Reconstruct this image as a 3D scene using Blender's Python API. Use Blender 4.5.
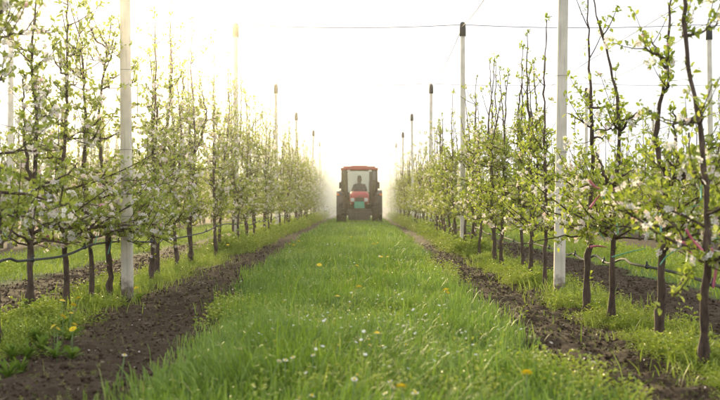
import bpy, bmesh, math, random
import numpy as np
from mathutils import Vector

for o in list(bpy.data.objects):
    bpy.data.objects.remove(o, do_unlink=True)
S = bpy.context.scene
COL = S.collection
R = math.radians

# ------------------------------------------------------------------ camera
CAM_H = 0.70
cam_d = bpy.data.cameras.new('camera')
cam = bpy.data.objects.new('camera', cam_d)
COL.objects.link(cam)
cam.location = (0, 0, CAM_H)
cam.rotation_euler = (R(90), 0, 0)
cam_d.sensor_width = 36
cam_d.lens = 51.5
cam_d.shift_x = -1.5 / 720
cam_d.shift_y = 3.0 / 720
cam_d.clip_start = 0.05
cam_d.clip_end = 3000
cam_d.dof.use_dof = True
cam_d.dof.focus_distance = 9.0
cam_d.dof.aperture_fstop = 4.0
S.camera = cam

# ------------------------------------------------------------------ sky and sun
SUN_AZ = R(-11.0)      # left of the alley axis (+Y)
SUN_EL = R(11.5)
W = bpy.data.worlds.new('World')
S.world = W
W.use_nodes = True
nt = W.node_tree
nt.nodes.clear()
out = nt.nodes.new('ShaderNodeOutputWorld')
bg = nt.nodes.new('ShaderNodeBackground')
sky = nt.nodes.new('ShaderNodeTexSky')
sky.sky_type = 'NISHITA'
sky.sun_disc = False
sky.sun_elevation = SUN_EL
sky.sun_rotation = SUN_AZ
sky.air_density = 1.0
sky.dust_density = 4.0
mix = nt.nodes.new('ShaderNodeMix')
mix.data_type = 'RGBA'
mix.inputs[0].default_value = 0.98          # thin overcast over the clear sky
nt.links.new(sky.outputs[0], mix.inputs[6])
mix.inputs[7].default_value = (4.75, 4.85, 5.1, 1)
nt.links.new(mix.outputs[2], bg.inputs[0])
bg.inputs[1].default_value = 0.10
nt.links.new(bg.outputs[0], out.inputs[0])

sd = bpy.data.lights.new('sun', 'SUN')
sd.energy = 3.4
sd.angle = R(8)
sd.color = (1.0, 0.79, 0.43)
so = bpy.data.objects.new('sun', sd)
COL.objects.link(so)
sv = Vector((math.sin(SUN_AZ) * math.cos(SUN_EL), math.cos(SUN_AZ) * math.cos(SUN_EL), math.sin(SUN_EL)))
so.rotation_euler = (-sv).to_track_quat('-Z', 'Y').to_euler()
so.location = (-6, 40, 12)

S.view_settings.view_transform = 'Standard'
S.view_settings.look = 'None'
S.view_settings.gamma = 1
S.view_settings.exposure = 1.44
S.view_settings.use_curve_mapping = False
S.render.engine = 'CYCLES'
cy = S.cycles
cy.use_denoising = True
cy.use_adaptive_sampling = True
cy.adaptive_threshold = 0.02
cy.max_bounces = 6
cy.diffuse_bounces = 3
cy.glossy_bounces = 2
cy.transmission_bounces = 4
cy.volume_bounces = 2
cy.transparent_max_bounces = 8
cy.sample_clamp_indirect = 6

# ------------------------------------------------------------------ layout of the place
ROW_R, ROW_L, PITCH = 1.60, -1.95, 3.75
ROWS_R = [ROW_R + PITCH * i for i in range(7)]
ROWS_L = [ROW_L - PITCH * i for i in range(7)]
ALLROWS = np.array(sorted(ROWS_L + ROWS_R))
FPX, VX, VY = 1030.0, 361.5, 203.0


def at(px, py, Y):
    """a point of the place Y metres away, from where it shows in the photograph"""
    return np.array(((px - VX) * Y / FPX, Y, CAM_H + (VY - py) * Y / FPX))


def ground_at(px, py, h=0.0):
    Y = (CAM_H - h) * FPX / (py - VY)
    return (px - VX) * Y / FPX, Y


def _hash(ix, iy, seed):
    n = (ix.astype(np.int64) * 374761393 + iy.astype(np.int64) * 668265263 + seed * 974711) & 0x7fffffff
    n = ((n ^ (n >> 13)) * 1274126177) & 0x7fffffff
    return ((n ^ (n >> 16)) & 0xffff) / 65535.0


def vnoise(x, y, seed=0):
    x = np.asarray(x, float)
    y = np.asarray(y, float)
    ix, iy = np.floor(x), np.floor(y)
    fx, fy = x - ix, y - iy
    fx = fx * fx * (3 - 2 * fx)
    fy = fy * fy * (3 - 2 * fy)
    a = _hash(ix, iy, seed)
    b = _hash(ix + 1, iy, seed)
    c = _hash(ix, iy + 1, seed)
    d = _hash(ix + 1, iy + 1, seed)
    return (a * (1 - fx) + b * fx) * (1 - fy) + (c * (1 - fx) + d * fx) * fy


def fbm(x, y, seed=0, o=3):
    s = 0
    a = 0.5
    for i in range(o):
        s = s + a * vnoise(np.asarray(x) * 2 ** i, np.asarray(y) * 2 ** i, seed + i * 17)
        a *= 0.5
    return s / (1 - 0.5 ** o)


def smooth(a, b, x):
    t = np.clip((x - a) / (b - a), 0, 1)
    return t * t * (3 - 2 * t)


def alley_edges(y):
    """edges of the mown grass in the middle alley"""
    y = np.asarray(y, float)
    l = -0.78 - 0.24 * smooth(5, 11, y) - 0.12 * smooth(12, 25, y) + (vnoise(y * 1.6, y * 0, 5) - .5) * 0.16
    r = 0.77 + 0.10 * smooth(10, 30, y) + (vnoise(y * 1.7, y * 0 + 3, 6) - .5) * 0.14
    return l, r


def soilness(x, y):
    x = np.asarray(x, float)
    y = np.asarray(y, float)
    d = np.min(np.abs(x[..., None] - ALLROWS), axis=-1)
    s = 1 - smooth(0.98, 1.2, d + (vnoise(x * 3, y * 3, 9) - .5) * 0.25)
    l, r = alley_edges(y)
    inner = smooth(l - .05, l + .12, x) * (1 - smooth(r - .12, r + .05, x))
    mid = (x > ROW_L) & (x < ROW_R)
    return np.where(mid, 1 - inner, s)


def hz(x, y):
    x = np.asarray(x, float)
    y = np.asarray(y, float)
    s = soilness(x, y)
    h = (fbm(x * 1.1, y * 1.1, 21) - .5) * 0.05
    h = h + s * ((fbm(x * 5, y * 5, 31) - .5) * 0.06 + (fbm(x * 16, y * 16, 41, 2) - .5) * 0.035)
    d = np.min(np.abs(x[..., None] - ALLROWS), axis=-1)
    h = h - 0.02 * (1 - smooth(0.1, 0.7, d))
    return h * (1 - smooth(60, 120, np.abs(y)))


def hz1(x, y):
    return float(hz(np.array([x]), np.array([y]))[0])


# ------------------------------------------------------------------ mesh helpers
def np_mesh(name, V, faces, mat=None, var=None, smooth_shade=False):
    me = bpy.data.meshes.new(name)
    V = np.asarray(V, np.float32)
    me.vertices.add(len(V))
    me.vertices.foreach_set('co', V.ravel())
    faces = [np.asarray(f, np.int32) for f in faces if len(f)]
    nl = sum(f.size for f in faces)
    npoly = sum(len(f) for f in faces)
    me.loops.add(nl)
    me.loops.foreach_set('vertex_index', np.concatenate([f.ravel() for f in faces]))
    me.polygons.add(npoly)
    tot = np.concatenate([np.full(len(f), f.shape[1], np.int32) for f in faces])
    me.polygons.foreach_set('loop_start', np.concatenate([[0], np.cumsum(tot)[:-1]]).astype(np.int32))
    if smooth_shade:
        me.polygons.foreach_set('use_smooth', np.ones(npoly, bool))
    if var is not None:
        for k, a in (var.items() if isinstance(var, dict) else {'var': var}.items()):
            at_ = me.attributes.new(k, 'FLOAT', 'POINT')
            at_.data.foreach_set('value', np.asarray(a, np.float32))
    me.update(calc_edges=True)
    if mat:
        me.materials.append(mat)
    return me


def link(name, data, parent=None, loc=None, rz=0):
    o = bpy.data.objects.new(name, data)
    COL.objects.link(o)
    if parent is not None:
        o.parent = parent
    if loc is not None:
        o.location = loc
    if rz:
        o.rotation_euler = (0, 0, rz)
    return o


def tag(o, label=None, cat=None, group=None, kind=None):
    if label:
        o['label'] = label
    if cat:
        o['category'] = cat
    if group:
        o['group'] = group
    if kind:
        o['kind'] = kind
    return o


class Acc:
    """collects vertices and faces of one mesh"""

    def __init__(s):
        s.v, s.t, s.q, s.a, s.n = [], [], [], [], 0

    def add(s, V, tris=None, quads=None, var=None):
        V = np.asarray(V, float)
        if tris is not None and len(tris):
            s.t.append(np.asarray(tris, np.int64) + s.n)
        if quads is not None and len(quads):
            s.q.append(np.asarray(quads, np.int64) + s.n)
        s.v.append(V)
        s.a.append(np.zeros(len(V)) if var is None else np.broadcast_to(np.asarray(var, float), (len(V),)))
        s.n += len(V)
        return s

    def mesh(s, name, mat, smooth_shade=False):
        f = []
        if s.t:
            f.append(np.concatenate(s.t))
        if s.q:
            f.append(np.concatenate(s.q))
        return np_mesh(name, np.concatenate(s.v), f, mat, np.concatenate(s.a), smooth_shade)

    def tube(s, pts, rad, n=6, closed_ends=True, var=None):
        pts = np.asarray(pts, float)
        k = len(pts)
        rad = np.broadcast_to(np.asarray(rad, float), (k,))
        tg = np.gradient(pts, axis=0)
        tg /= np.linalg.norm(tg, axis=1)[:, None] + 1e-9
        ref = np.array([0.31, 0.22, 0.93]) if abs(tg[:, 2]).mean() < .75 else np.array([0.93, 0.31, 0.12])
        u = np.cross(tg, ref)
        u /= np.linalg.norm(u, axis=1)[:, None] + 1e-9
        w = np.cross(tg, u)
        a = np.arange(n) * 2 * math.pi / n
        ring = u[:, None, :] * np.cos(a)[None, :, None] + w[:, None, :] * np.sin(a)[None, :, None]
        V = (pts[:, None, :] + ring * rad[:, None, None]).reshape(-1, 3)
        i = np.arange(k - 1)[:, None] * n
        j = np.arange(n)[None, :]
        j2 = (j + 1) % n
        Q = np.stack([i + j, i + j2, i + n + j2, i + n + j], -1).reshape(-1, 4)
        T = []
        if closed_ends:
            V = np.concatenate([V, pts[:1], pts[-1:]])
            b, e = k * n, k * n + 1
            for q in range(n):
                T.append((b, (q + 1) % n, q))
                T.append((e, (k - 1) * n + q, (k - 1) * n + (q + 1) % n))
        return s.add(V, T, Q, var)


def frames(d, rng, wob=0.35):
    d = d / (np.linalg.norm(d, axis=1)[:, None] + 1e-9)
    up = np.array([0, 0, 1.0]) + rng.normal(0, wob, d.shape)
    x = np.cross(d, up)
    x /= np.linalg.norm(x, axis=1)[:, None] + 1e-9
    z = np.cross(x, d)
    return np.stack([x, d, z], axis=2)          # columns


def scatter(acc, TV, TF, pos, M, sc, var):
    n, m = len(pos), len(TV)
    if n == 0:
        return
    sc = np.asarray(sc, float)
    if sc.ndim == 1:
        L = TV[None, :, :] * sc[:, None, None]
    else:
        L = TV[None, :, :] * sc[:, None, :]
    V = np.einsum('nij,nmj->nmi', M, L) + pos[:, None, :]
    F = (TF[None, :, :] + (np.arange(n) * m)[:, None, None]).reshape(-1, TF.shape[1])
    acc.add(V.reshape(-1, 3), F if TF.shape[1] == 3 else None, F if TF.shape[1] == 4 else None, np.repeat(var, m))


# ------------------------------------------------------------------ materials
def mat_new(name):
    m = bpy.data.materials.new(name)
    m.use_nodes = True
    n = m.node_tree
    n.nodes.clear()
    o = n.nodes.new('ShaderNodeOutputMaterial')
    return m, n, o


def N(n, t, **kw):
    x = n.nodes.new(t)
    for k, v in kw.items():
        setattr(x, k, v)
    return x


def ramp(n, stops):
    r = n.nodes.new('ShaderNodeValToRGB')
    cr = r.color_ramp
    while len(cr.elements) < len(stops):
        cr.elements.new(0.5)
    for e, (p, c) in zip(cr.elements, stops):
        e.position = p
        e.color = (*c, 1)
    return r


def plain(name, col, rough=0.6, metal=0.0, noise=0.12, scale=12, bump=0.0, coat=0.0):
    m, n, o = mat_new(name)
    b = N(n, 'ShaderNodeBsdfPrincipled')
    b.inputs['Roughness'].default_value = rough
    b.inputs['Metallic'].default_value = metal
    b.inputs['Coat Weight'].default_value = coat
    tc = N(n, 'ShaderNodeTexCoord')
    nz = N(n, 'ShaderNodeTexNoise')
    nz.inputs['Scale'].default_value = scale
    nz.inputs['Detail'].default_value = 5
    n.links.new(tc.outputs['Object'], nz.inputs['Vector'])
    lo = tuple(max(0, c * (1 - noise * 2)) for c in col)
    hi = tuple(min(1, c * (1 + noise)) for c in col)
    r = ramp(n, [(.3, lo), (.7, hi)])
    n.links.new(nz.outputs['Fac'], r.inputs['Fac'])
    n.links.new(r.outputs['Color'], b.inputs['Base Color'])
    if bump:
        bp = N(n, 'ShaderNodeBump')
        bp.inputs['Strength'].default_value = bump
        bp.inputs['Distance'].default_value = 0.01
        n.links.new(nz.outputs['Fac'], bp.inputs['Height'])
        n.links.new(bp.outputs['Normal'], b.inputs['Normal'])
    n.links.new(b.outputs['BSDF'], o.inputs['Surface'])
    return m


def leafy(name, stops, trans=0.35, tint=(1.15, 1.2, 0.6), rough=0.5, spec=0.3):
    """thin leaves: colour varies leaf by leaf, some light passes through"""
    m, n, o = mat_new(name)
    a = N(n, 'ShaderNodeAttribute', attribute_name='var')
    r = ramp(n, stops)
    n.links.new(a.outputs['Fac'], r.inputs['Fac'])
    b = N(n, 'ShaderNodeBsdfPrincipled')
    b.inputs['Roughness'].default_value = rough
    b.inputs['Specular IOR Level'].default_value = spec
    n.links.new(r.outputs['Color'], b.inputs['Base Color'])
    t = N(n, 'ShaderNodeBsdfTranslucent')
    mu = N(n, 'ShaderNodeMix', data_type='RGBA', blend_type='MULTIPLY')
    mu.inputs[0].default_value = 1
    n.links.new(r.outputs['Color'], mu.inputs[6])
    mu.inputs[7].default_value = (*tint, 1)
    n.links.new(mu.outputs[2], t.inputs['Color'])
    ms = N(n, 'ShaderNodeMixShader')
    ms.inputs[0].default_value = trans
    n.links.new(b.outputs[0], ms.inputs[1])
    n.links.new(t.outputs[0], ms.inputs[2])
    n.links.new(ms.outputs[0], o.inputs['Surface'])
    return m


M_LEAF = leafy('apple_leaf', [(0, (.17, .22, .034)), (.5, (.32, .38, .07)), (1, (.48, .51, .15))], 0.42)
M_PETAL = leafy('apple_blossom', [(0, (.88, .86, .84)), (.55, (.84, .76, .75)), (1, (.70, .33, .40))], 0.45, (1, .97, .95))
M_GRASS = leafy('grass_blade', [(0, (.10, .175, .034)), (.45, (.187, .285, .056)), (.8, (.27, .37, .092)), (1, (.40, .38, .17))], 0.42, (1.15, 1.2, .55))
M_WEED = leafy('weed_leaf', [(0, (.15, .22, .035)), (.5, (.28, .36, .065)), (1, (.42, .45, .12))], 0.35)
M_DARKWEED = leafy('broad_leaf', [(0, (.09, .16, .03)), (1, (.19, .27, .05))], 0.35, spec=.1, rough=.7)
M_YEL = leafy('dandelion_yellow', [(0, (.84, .62, .01)), (1, (.88, .72, .03))], 0.2, (1, .9, .4))
M_WHITE = leafy('white_petal', [(0, (.78, .78, .74)), (1, (.85, .85, .80))], 0.25, (1, 1, .95))


def bark_mat():
    m, n, o = mat_new('apple_bark')
    tc = N(n, 'ShaderNodeTexCoord')
    mp = N(n, 'ShaderNodeMapping')
    mp.inputs['Scale'].default_value = (1, 1, .25)
    n.links.new(tc.outputs['Object'], mp.inputs['Vector'])
    nz = N(n, 'ShaderNodeTexNoise')
    nz.inputs['Scale'].default_value = 70
    nz.inputs['Detail'].default_value = 6
    n.links.new(mp.outputs[0], nz.inputs['Vector'])
    n2 = N(n, 'ShaderNodeTexNoise')
    n2.inputs['Scale'].default_value = 6
    n.links.new(tc.outputs['Object'], n2.inputs['Vector'])
    r = ramp(n, [(.34, (.022, .013, .009)), (.5, (.075, .046, .032)), (.62, (.13, .088, .064)), (.74, (.24, .20, .165))])
    ad = N(n, 'ShaderNodeMath', operation='MULTIPLY_ADD')
    ad.inputs[1].default_value = .6
    n.links.new(nz.outputs['Fac'], ad.inputs[0])
    m2 = N(n, 'ShaderNodeMath', operation='MULTIPLY')
    m2.inputs[1].default_value = .4
    n.links.new(n2.outputs['Fac'], m2.inputs[0])
    n.links.new(m2.outputs[0], ad.inputs[2])
    n.links.new(ad.outputs[0], r.inputs['Fac'])
    b = N(n, 'ShaderNodeBsdfPrincipled')
    b.inputs['Roughness'].default_value = .85
    n.links.new(r.outputs[0], b.inputs['Base Color'])
    bp = N(n, 'ShaderNodeBump')
    bp.inputs['Strength'].default_value = .5
    bp.inputs['Distance'].default_value = .004
    n.links.new(nz.outputs['Fac'], bp.inputs['Height'])
    n.links.new(bp.outputs[0], b.inputs['Normal'])
    n.links.new(b.outputs[0], o.inputs['Surface'])
    return m


def ground_mat():
    m, n, o = mat_new('orchard_soil')
    tc = N(n, 'ShaderNodeTexCoord')
    a = N(n, 'ShaderNodeAttribute', attribute_name='var')
    nz = N(n, 'ShaderNodeTexNoise')
    nz.inputs['Scale'].default_value = 26
    nz.inputs['Detail'].default_value = 8
    nz.inputs['Roughness'].default_value = .7
    n.links.new(tc.outputs['Object'], nz.inputs['Vector'])
    nb = N(n, 'ShaderNodeTexNoise')
    nb.inputs['Scale'].default_value = 2.2
    nb.inputs['Detail'].default_value = 4
    n.links.new(tc.outputs['Object'], nb.inputs['Vector'])
    soil = ramp(n, [(.25, (.022, .014, .008)), (.5, (.055, .037, .023)), (.75, (.105, .076, .052))])
    ad = N(n, 'ShaderNodeMath', operation='MULTIPLY_ADD')
    ad.inputs[1].default_value = .65
    n.links.new(nz.outputs['Fac'], ad.inputs[0])
    m2 = N(n, 'ShaderNodeMath', operation='MULTIPLY')
    m2.inputs[1].default_value = .35
    n.links.new(nb.outputs['Fac'], m2.inputs[0])
    n.links.new(m2.outputs[0], ad.inputs[2])
    n.links.new(ad.outputs[0], soil.inputs['Fac'])
    green = ramp(n, [(.3, (.045, .085, .018)), (.55, (.085, .15, .03)), (.75, (.13, .19, .05))])
    n.links.new(ad.outputs[0], green.inputs['Fac'])
    mx = N(n, 'ShaderNodeMix', data_type='RGBA')
    n.links.new(a.outputs['Fac'], mx.inputs[0])
    n.links.new(green.outputs[0], mx.inputs[6])
    n.links.new(soil.outputs[0], mx.inputs[7])
    b = N(n, 'ShaderNodeBsdfPrincipled')
    b.inputs['Roughness'].default_value = .95
    b.inputs['Specular IOR Level'].default_value = .15
    n.links.new(mx.outputs[2], b.inputs['Base Color'])
    bp = N(n, 'ShaderNodeBump')
    bp.inputs['Strength'].default_value = .8
    bp.inputs['Distance'].default_value = .02
    n.links.new(nz.outputs['Fac'], bp.inputs['Height'])
    n.links.new(bp.outputs[0], b.inputs['Normal'])
    n.links.new(b.outputs[0], o.inputs['Surface'])
    return m


def clod_mat():
    m, n, o = mat_new('soil_clod')
    a = N(n, 'ShaderNodeAttribute', attribute_name='var')
    r = ramp(n, [(0, (.022, .014, .008)), (.6, (.062, .042, .027)), (.97, (.125, .095, .068)), (1, (.36, .30, .20))])
    n.links.new(a.outputs['Fac'], r.inputs['Fac'])
    b = N(n, 'ShaderNodeBsdfPrincipled')
    b.inputs['Roughness'].default_value = .95
    b.inputs['Specular IOR Level'].default_value = .15
    n.links.new(r.outputs[0], b.inputs['Base Color'])
    n.links.new(b.outputs[0], o.inputs['Surface'])
    return m


def glass_mat():
    m, n, o = mat_new('cab_glass')
    t = N(n, 'ShaderNodeBsdfTransparent')
    t.inputs[0].default_value = (.68, .71, .70, 1)
    g = N(n, 'ShaderNodeBsdfGlossy')
    g.inputs['Roughness'].default_value = .03
    f = N(n, 'ShaderNodeFresnel')
    f.inputs['IOR'].default_value = 1.45
    ms = N(n, 'ShaderNodeMixShader')
    n.links.new(f.outputs[0], ms.inputs[0])
    n.links.new(t.outputs[0], ms.inputs[1])
    n.links.new(g.outputs[0], ms.inputs[2])
    n.links.new(ms.outputs[0], o.inputs['Surface'])
    return m


def volume_mat(name, density, col, aniso):
    m, n, o = mat_new(name)
    v = N(n, 'ShaderNodeVolumePrincipled')
    v.inputs['Density'].default_value = density
    v.inputs['Color'].default_value = (*col, 1)
    v.inputs['Anisotropy'].default_value = aniso
    v.inputs['Density Attribute'].default_value = ''
    v.inputs['Color Attribute'].default_value = ''
    v.inputs['Temperature Attribute'].default_value = ''
    n.links.new(v.outputs[0], o.inputs['Volume'])
    return m


M_BARK = bark_mat()
M_GROUND = ground_mat()
M_CLOD = clod_mat()
M_POST = plain('concrete_post', (.74, .68, .57), .85, noise=.11, scale=5, bump=.35)
def splash(m):
    """soil splashed on the foot and grey-green streaks down the shaft"""
    n = m.node_tree
    b = [q for q in n.nodes if q.type == 'BSDF_PRINCIPLED'][0]
    src = b.inputs['Base Color'].links[0].from_socket
    tc = N(n, 'ShaderNodeTexCoord')
    sp = N(n, 'ShaderNodeSeparateXYZ')
    n.links.new(tc.outputs['Object'], sp.inputs[0])
    nz = N(n, 'ShaderNodeTexNoise')
    nz.inputs['Scale'].default_value = 22
    nz.inputs['Detail'].default_value = 4
    n.links.new(tc.outputs['Object'], nz.inputs['Vector'])
    mr = N(n, 'ShaderNodeMapRange')
    mr.inputs[1].default_value, mr.inputs[2].default_value, mr.inputs[3].default_value, mr.inputs[4].default_value = 0, .38, .95, 0
    n.links.new(sp.outputs[2], mr.inputs[0])
    gt = N(n, 'ShaderNodeMath', operation='SUBTRACT')
    n.links.new(mr.outputs[0], gt.inputs[0])
    n.links.new(nz.outputs['Fac'], gt.inputs[1])
    sc = N(n, 'ShaderNodeMath', operation='MULTIPLY', use_clamp=True)
    sc.inputs[1].default_value = 3
    n.links.new(gt.outputs[0], sc.inputs[0])
    mx = N(n, 'ShaderNodeMix', data_type='RGBA')
    n.links.new(sc.outputs[0], mx.inputs[0])
    n.links.new(src, mx.inputs[6])
    mx.inputs[7].default_value = (.16, .12, .085, 1)
    mp = N(n, 'ShaderNodeMapping')
    mp.inputs['Scale'].default_value = (1, 1, .06)
    n.links.new(tc.outputs['Object'], mp.inputs[0])
    ns = N(n, 'ShaderNodeTexNoise')
    ns.inputs['Scale'].default_value = 60
    n.links.new(mp.outputs[0], ns.inputs['Vector'])
    rs = ramp(n, [(.52, (0, 0, 0)), (.72, (.55, .55, .55))])
    n.links.new(ns.outputs['Fac'], rs.inputs[0])
    m2 = N(n, 'ShaderNodeMix', data_type='RGBA')
    n.links.new(rs.outputs[0], m2.inputs[0])
    n.links.new(mx.outputs[2], m2.inputs[6])
    m2.inputs[7].default_value = (.36, .35, .28, 1)
    n.links.new(m2.outputs[2], b.inputs['Base Color'])


splash(M_POST)
M_CAP = plain('black_cap', (.018, .018, .02), .5)
M_WIRE = plain('galvanised_wire', (.07, .07, .07), .7, .2)
M_HOSE = plain('irrigation_hose', (.035, .037, .04), .8)
M_GTIE = plain('green_tie', (.13, .48, .33), .5)
M_PINK = plain('pink_ribbon', (.72, .20, .29), .5)
M_STEM = plain('flower_stem', (.14, .22, .06), .6)

# ------------------------------------------------------------------ ground
fx = np.arange(-2.9, 2.9001, .036)
cx_ = np.concatenate([np.arange(2.9, 28, .36)[1:], np.geomspace(28, 600, 16)])
xs = np.concatenate([-cx_[::-1], fx, cx_])
fy_ = np.arange(2.9, 12.0, .036)
cy_ = [12.0]
st = .036
while cy_[-1] < 900:
    st *= 1.045
    cy_.append(cy_[-1] + st)
ys = np.concatenate([[-600, -200, -60, -20, -8, -3, 0, 1.2, 2.2], fy_, np.array(cy_)])
GX, GY = np.meshgrid(xs, ys)
GZ = hz(GX, GY)
sl = soilness(GX, GY)
# nearer rows stay distinct, the far field blends
V = np.stack([GX, GY, GZ], -1).reshape(-1, 3)
nx, ny = len(xs), len(ys)
i = np.arange(ny - 1)[:, None] * nx
j = np.arange(nx - 1)[None, :]
Q = np.stack([i + j, i + j + 1, i + nx + j + 1, i + nx + j], -1).reshape(-1, 4)
g = link('ground', np_mesh('ground', V, [Q], M_GROUND, sl.ravel(), True))
tag(g, 'brown soil and green alleys of the orchard floor', 'ground', kind='structure')

rng = np.random.default_rng(7)

# ------------------------------------------------------------------ soil clods
t = (1 + 5 ** .5) / 2
ICO = np.array([(-1, t, 0), (1, t, 0), (-1, -t, 0), (1, -t, 0), (0, -1, t), (0, 1, t), (0, -1, -t), (0, 1, -t), (t, 0, -1), (t, 0, 1), (-t, 0, -1), (-t, 0, 1)]) / 1.9
ICOF = np.array([(0, 11, 5), (0, 5, 1), (0, 1, 7), (0, 7, 10), (0, 10, 11), (1, 5, 9), (5, 11, 4), (11, 10, 2), (10, 7, 6), (7, 1, 8), (3, 9, 4), (3, 4, 2), (3, 2, 6), (3, 6, 8), (3, 8, 9), (4, 9, 5), (2, 4, 11), (6, 2, 10), (8, 6, 7), (9, 8, 1)])
acc = Acc()
cand = 30000
y = 3.2 + (rng.random(cand) ** 1.7) * 15
x = rng.uniform(-3.0, 2.7, cand)
k = (soilness(x, y) > .6) & (rng.random(cand) < .35 + .65 * vnoise(x * 4, y * 4, 55)) & (np.abs(x) < y * .38)
x, y = x[k][:5000], y[k][:5000]
n = len(x)
sz = np.exp(rng.normal(-5.3, .45, n)).clip(.003, .016)
ang = rng.uniform(0, 6.28, n)
ca, sa = np.cos(ang), np.sin(ang)
Mr = np.zeros((n, 3, 3))
Mr[:, 0, 0], Mr[:, 0, 1], Mr[:, 1, 0], Mr[:, 1, 1], Mr[:, 2, 2] = ca, -sa, sa, ca, 1
jit = ICO * (1 + rng.uniform(-.28, .28, (12, 3)))
scatter(acc, jit, ICOF, np.stack([x, y, hz(x, y) + sz * .2], -1), Mr, np.stack([sz * rng.uniform(.7, 1.5, n), sz, sz * rng.uniform(.5, .9, n)], -1), rng.random(n))
OCT = np.array([(1, 0, 0), (-1, 0, 0), (0, 1, 0), (0, -1, 0), (0, 0, 1), (0, 0, -1)]) * np.array([1.1, .9, .8])
OCTF = np.array([(0, 2, 4), (2, 1, 4), (1, 3, 4), (3, 0, 4), (2, 0, 5), (1, 2, 5), (3, 1, 5), (0, 3, 5)])
cand = 110000
y = 3.2 + (rng.random(cand) ** 1.5) * 14
x = rng.uniform(-3.0, 2.7, cand)
k = (soilness(x, y) > .5) & (rng.random(cand) < .3 + .7 * vnoise(x * 5, y * 5, 57)) & (np.abs(x) < y * .38)
x, y = x[k][:32000], y[k][:32000]
n = len(x)
sz = np.exp(rng.normal(-5.35, .45, n)).clip(.002, .014) * (.8 + y / 25)
d = rng.normal(0, 1, (n, 3))
scatter(acc, OCT, OCTF, np.stack([x, y, hz(x, y) + sz * .3], -1), frames(d, rng, 1), sz, rng.beta(2, 2, n))
# dry straw bits
n = 900
y = 3.4 + rng.random(n) ** 1.4 * 11
x = np.where(rng.random(n) < .5, rng.uniform(-2.8, -.95, n), rng.uniform(.95, 2.4, n))
d = np.column_stack([rng.normal(0, 1, n), rng.normal(0, 1, n), rng.normal(0, .12, n)])
scatter(acc, OCT * (.05, 1, .05), OCTF, np.stack([x, y, hz(x, y) + .006], -1), frames(d, rng, .2), rng.uniform(.01, .04, n), np.full(n, 1.0))
o = link('soil_clods', acc.mesh('soil_clods', M_CLOD))
tag(o, 'crumbly brown soil clods on the bare strips beside the grass', 'soil', kind='stuff')


# ------------------------------------------------------------------ grass
def blades(acc, x, y, h, w, var, rng, lean=.45):
    n = len(x)
    a = rng.uniform(0, 6.28, n)
    # neighbouring blades lean together
    pref = vnoise(x * 1.3, y * 1.3, 77) * 12.0
    a = np.where(rng.random(n) < .55, pref + rng.normal(0, .5, n), a)
    dx, dy = np.cos(a), np.sin(a)
    px_, py_ = -np.sin(a + rng.normal(0, .6, n)), np.cos(a + rng.normal(0, .6, n))
    ln = h * np.abs(rng.normal(lean, .28, n))
    z0 = hz(x, y) - .01
    V = np.zeros((n, 7, 3))
    for q, (tz, bend, ww) in enumerate(((0, 0, .8), (.45, .22, 1.0), (.8, .58, .7))):
        for s_, c in ((-1, 0), (1, 1)):
            V[:, q * 2 + c, 0] = x + dx * ln * bend + s_ * px_ * w * .5 * ww
            V[:, q * 2 + c, 1] = y + dy * ln * bend + s_ * py_ * w * .5 * ww
            V[:, q * 2 + c, 2] = z0 + h * tz
    V[:, 6, 0] = x + dx * ln
    V[:, 6, 1] = y + dy * ln
    V[:, 6, 2] = z0 + h * (1 - .12 * np.abs(rng.normal(0, 1, n)).clip(0, 2))
    b = (np.arange(n) * 7)[:, None, None]
    Qd = np.array([(0, 1, 3, 2), (2, 3, 5, 4)])[None] + b
    T = np.array([(4, 5, 6)])[None] + b
    acc.add(V.reshape(-1, 3), T.reshape(-1, 3), Qd.reshape(-1, 4), np.repeat(var, 7))


def grass_patch(acc, n, x0, x1, y0, y1, hbase, wbase, rng, mid=False):
    y = rng.uniform(y0, y1, n)
    x = rng.uniform(x0, x1, n)
    if mid:
        l, r = alley_edges(y)
        l2, r2 = l + rng.normal(0, .07, n), r + rng.normal(0, .06, n)
        k = (x > l2) & (x < r2)
    else:
        k = soilness(x, y) < rng.uniform(.2, .7, n)
    k &= np.abs(x) < y * .40 + .3
    cl = fbm(x * 2.3, y * 2.3, 61)
    k &= rng.random(n) < .35 + 1.1 * cl
    x, y, cl = x[k], y[k], cl[k]
    n = len(x)
    c2 = fbm(x * .8, y * .8, 83)
    h = hbase * (.45 + .95 * cl) * np.exp(rng.normal(0, .28, n))
    if mid:
        edge = np.minimum(x + .85, .85 - x).clip(0, 1)
        h *= .75 + .25 * smooth(0, .35, edge)
    w = wbase * rng.uniform(.7, 1.3, n)
    var = (.12 + .75 * (c2 - .2) + .45 * (.55 - cl) + rng.normal(0, .19, n)).clip(0, .9)
    dry = rng.random(n) < .012
    var[dry] = 1.0
    blades(acc, x, y, h, w, var, rng)


acc = Acc()
grass_patch(acc, 85000, -1.5, 1.3, 3.0, 8, .105, .0045, rng, True)
grass_patch(acc, 62000, -1.6, 1.3, 8, 18, .115, .0075, rng, True)
grass_patch(acc, 40000, -1.8, 1.4, 18, 40, .11, .015, rng, True)
grass_patch(acc, 14000, -1.8, 1.4, 40, 85, .11, .03, rng, True)
o = link('alley_grass', acc.mesh('alley_grass', M_GRASS))
tag(o, 'lush green grass of the middle alley', 'grass', kind='stuff')
acc = Acc()
grass_patch(acc, 15000, 2.2, 4.9, 6.5, 20, .07, .010, rng)
grass_patch(acc, 12000, 2.2, 4.9, 20, 50, .09, .02, rng)
grass_patch(acc, 15000, -5.2, -2.5, 6.5, 20, .07, .010, rng)
grass_patch(acc, 12000, -5.2, -2.5, 20, 50, .09, .02, rng)
o = link('side_grass', acc.mesh('side_grass', M_WEED))
tag(o, 'pale green grass in the alleys behind the tree rows', 'grass', kind='stuff')

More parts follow.
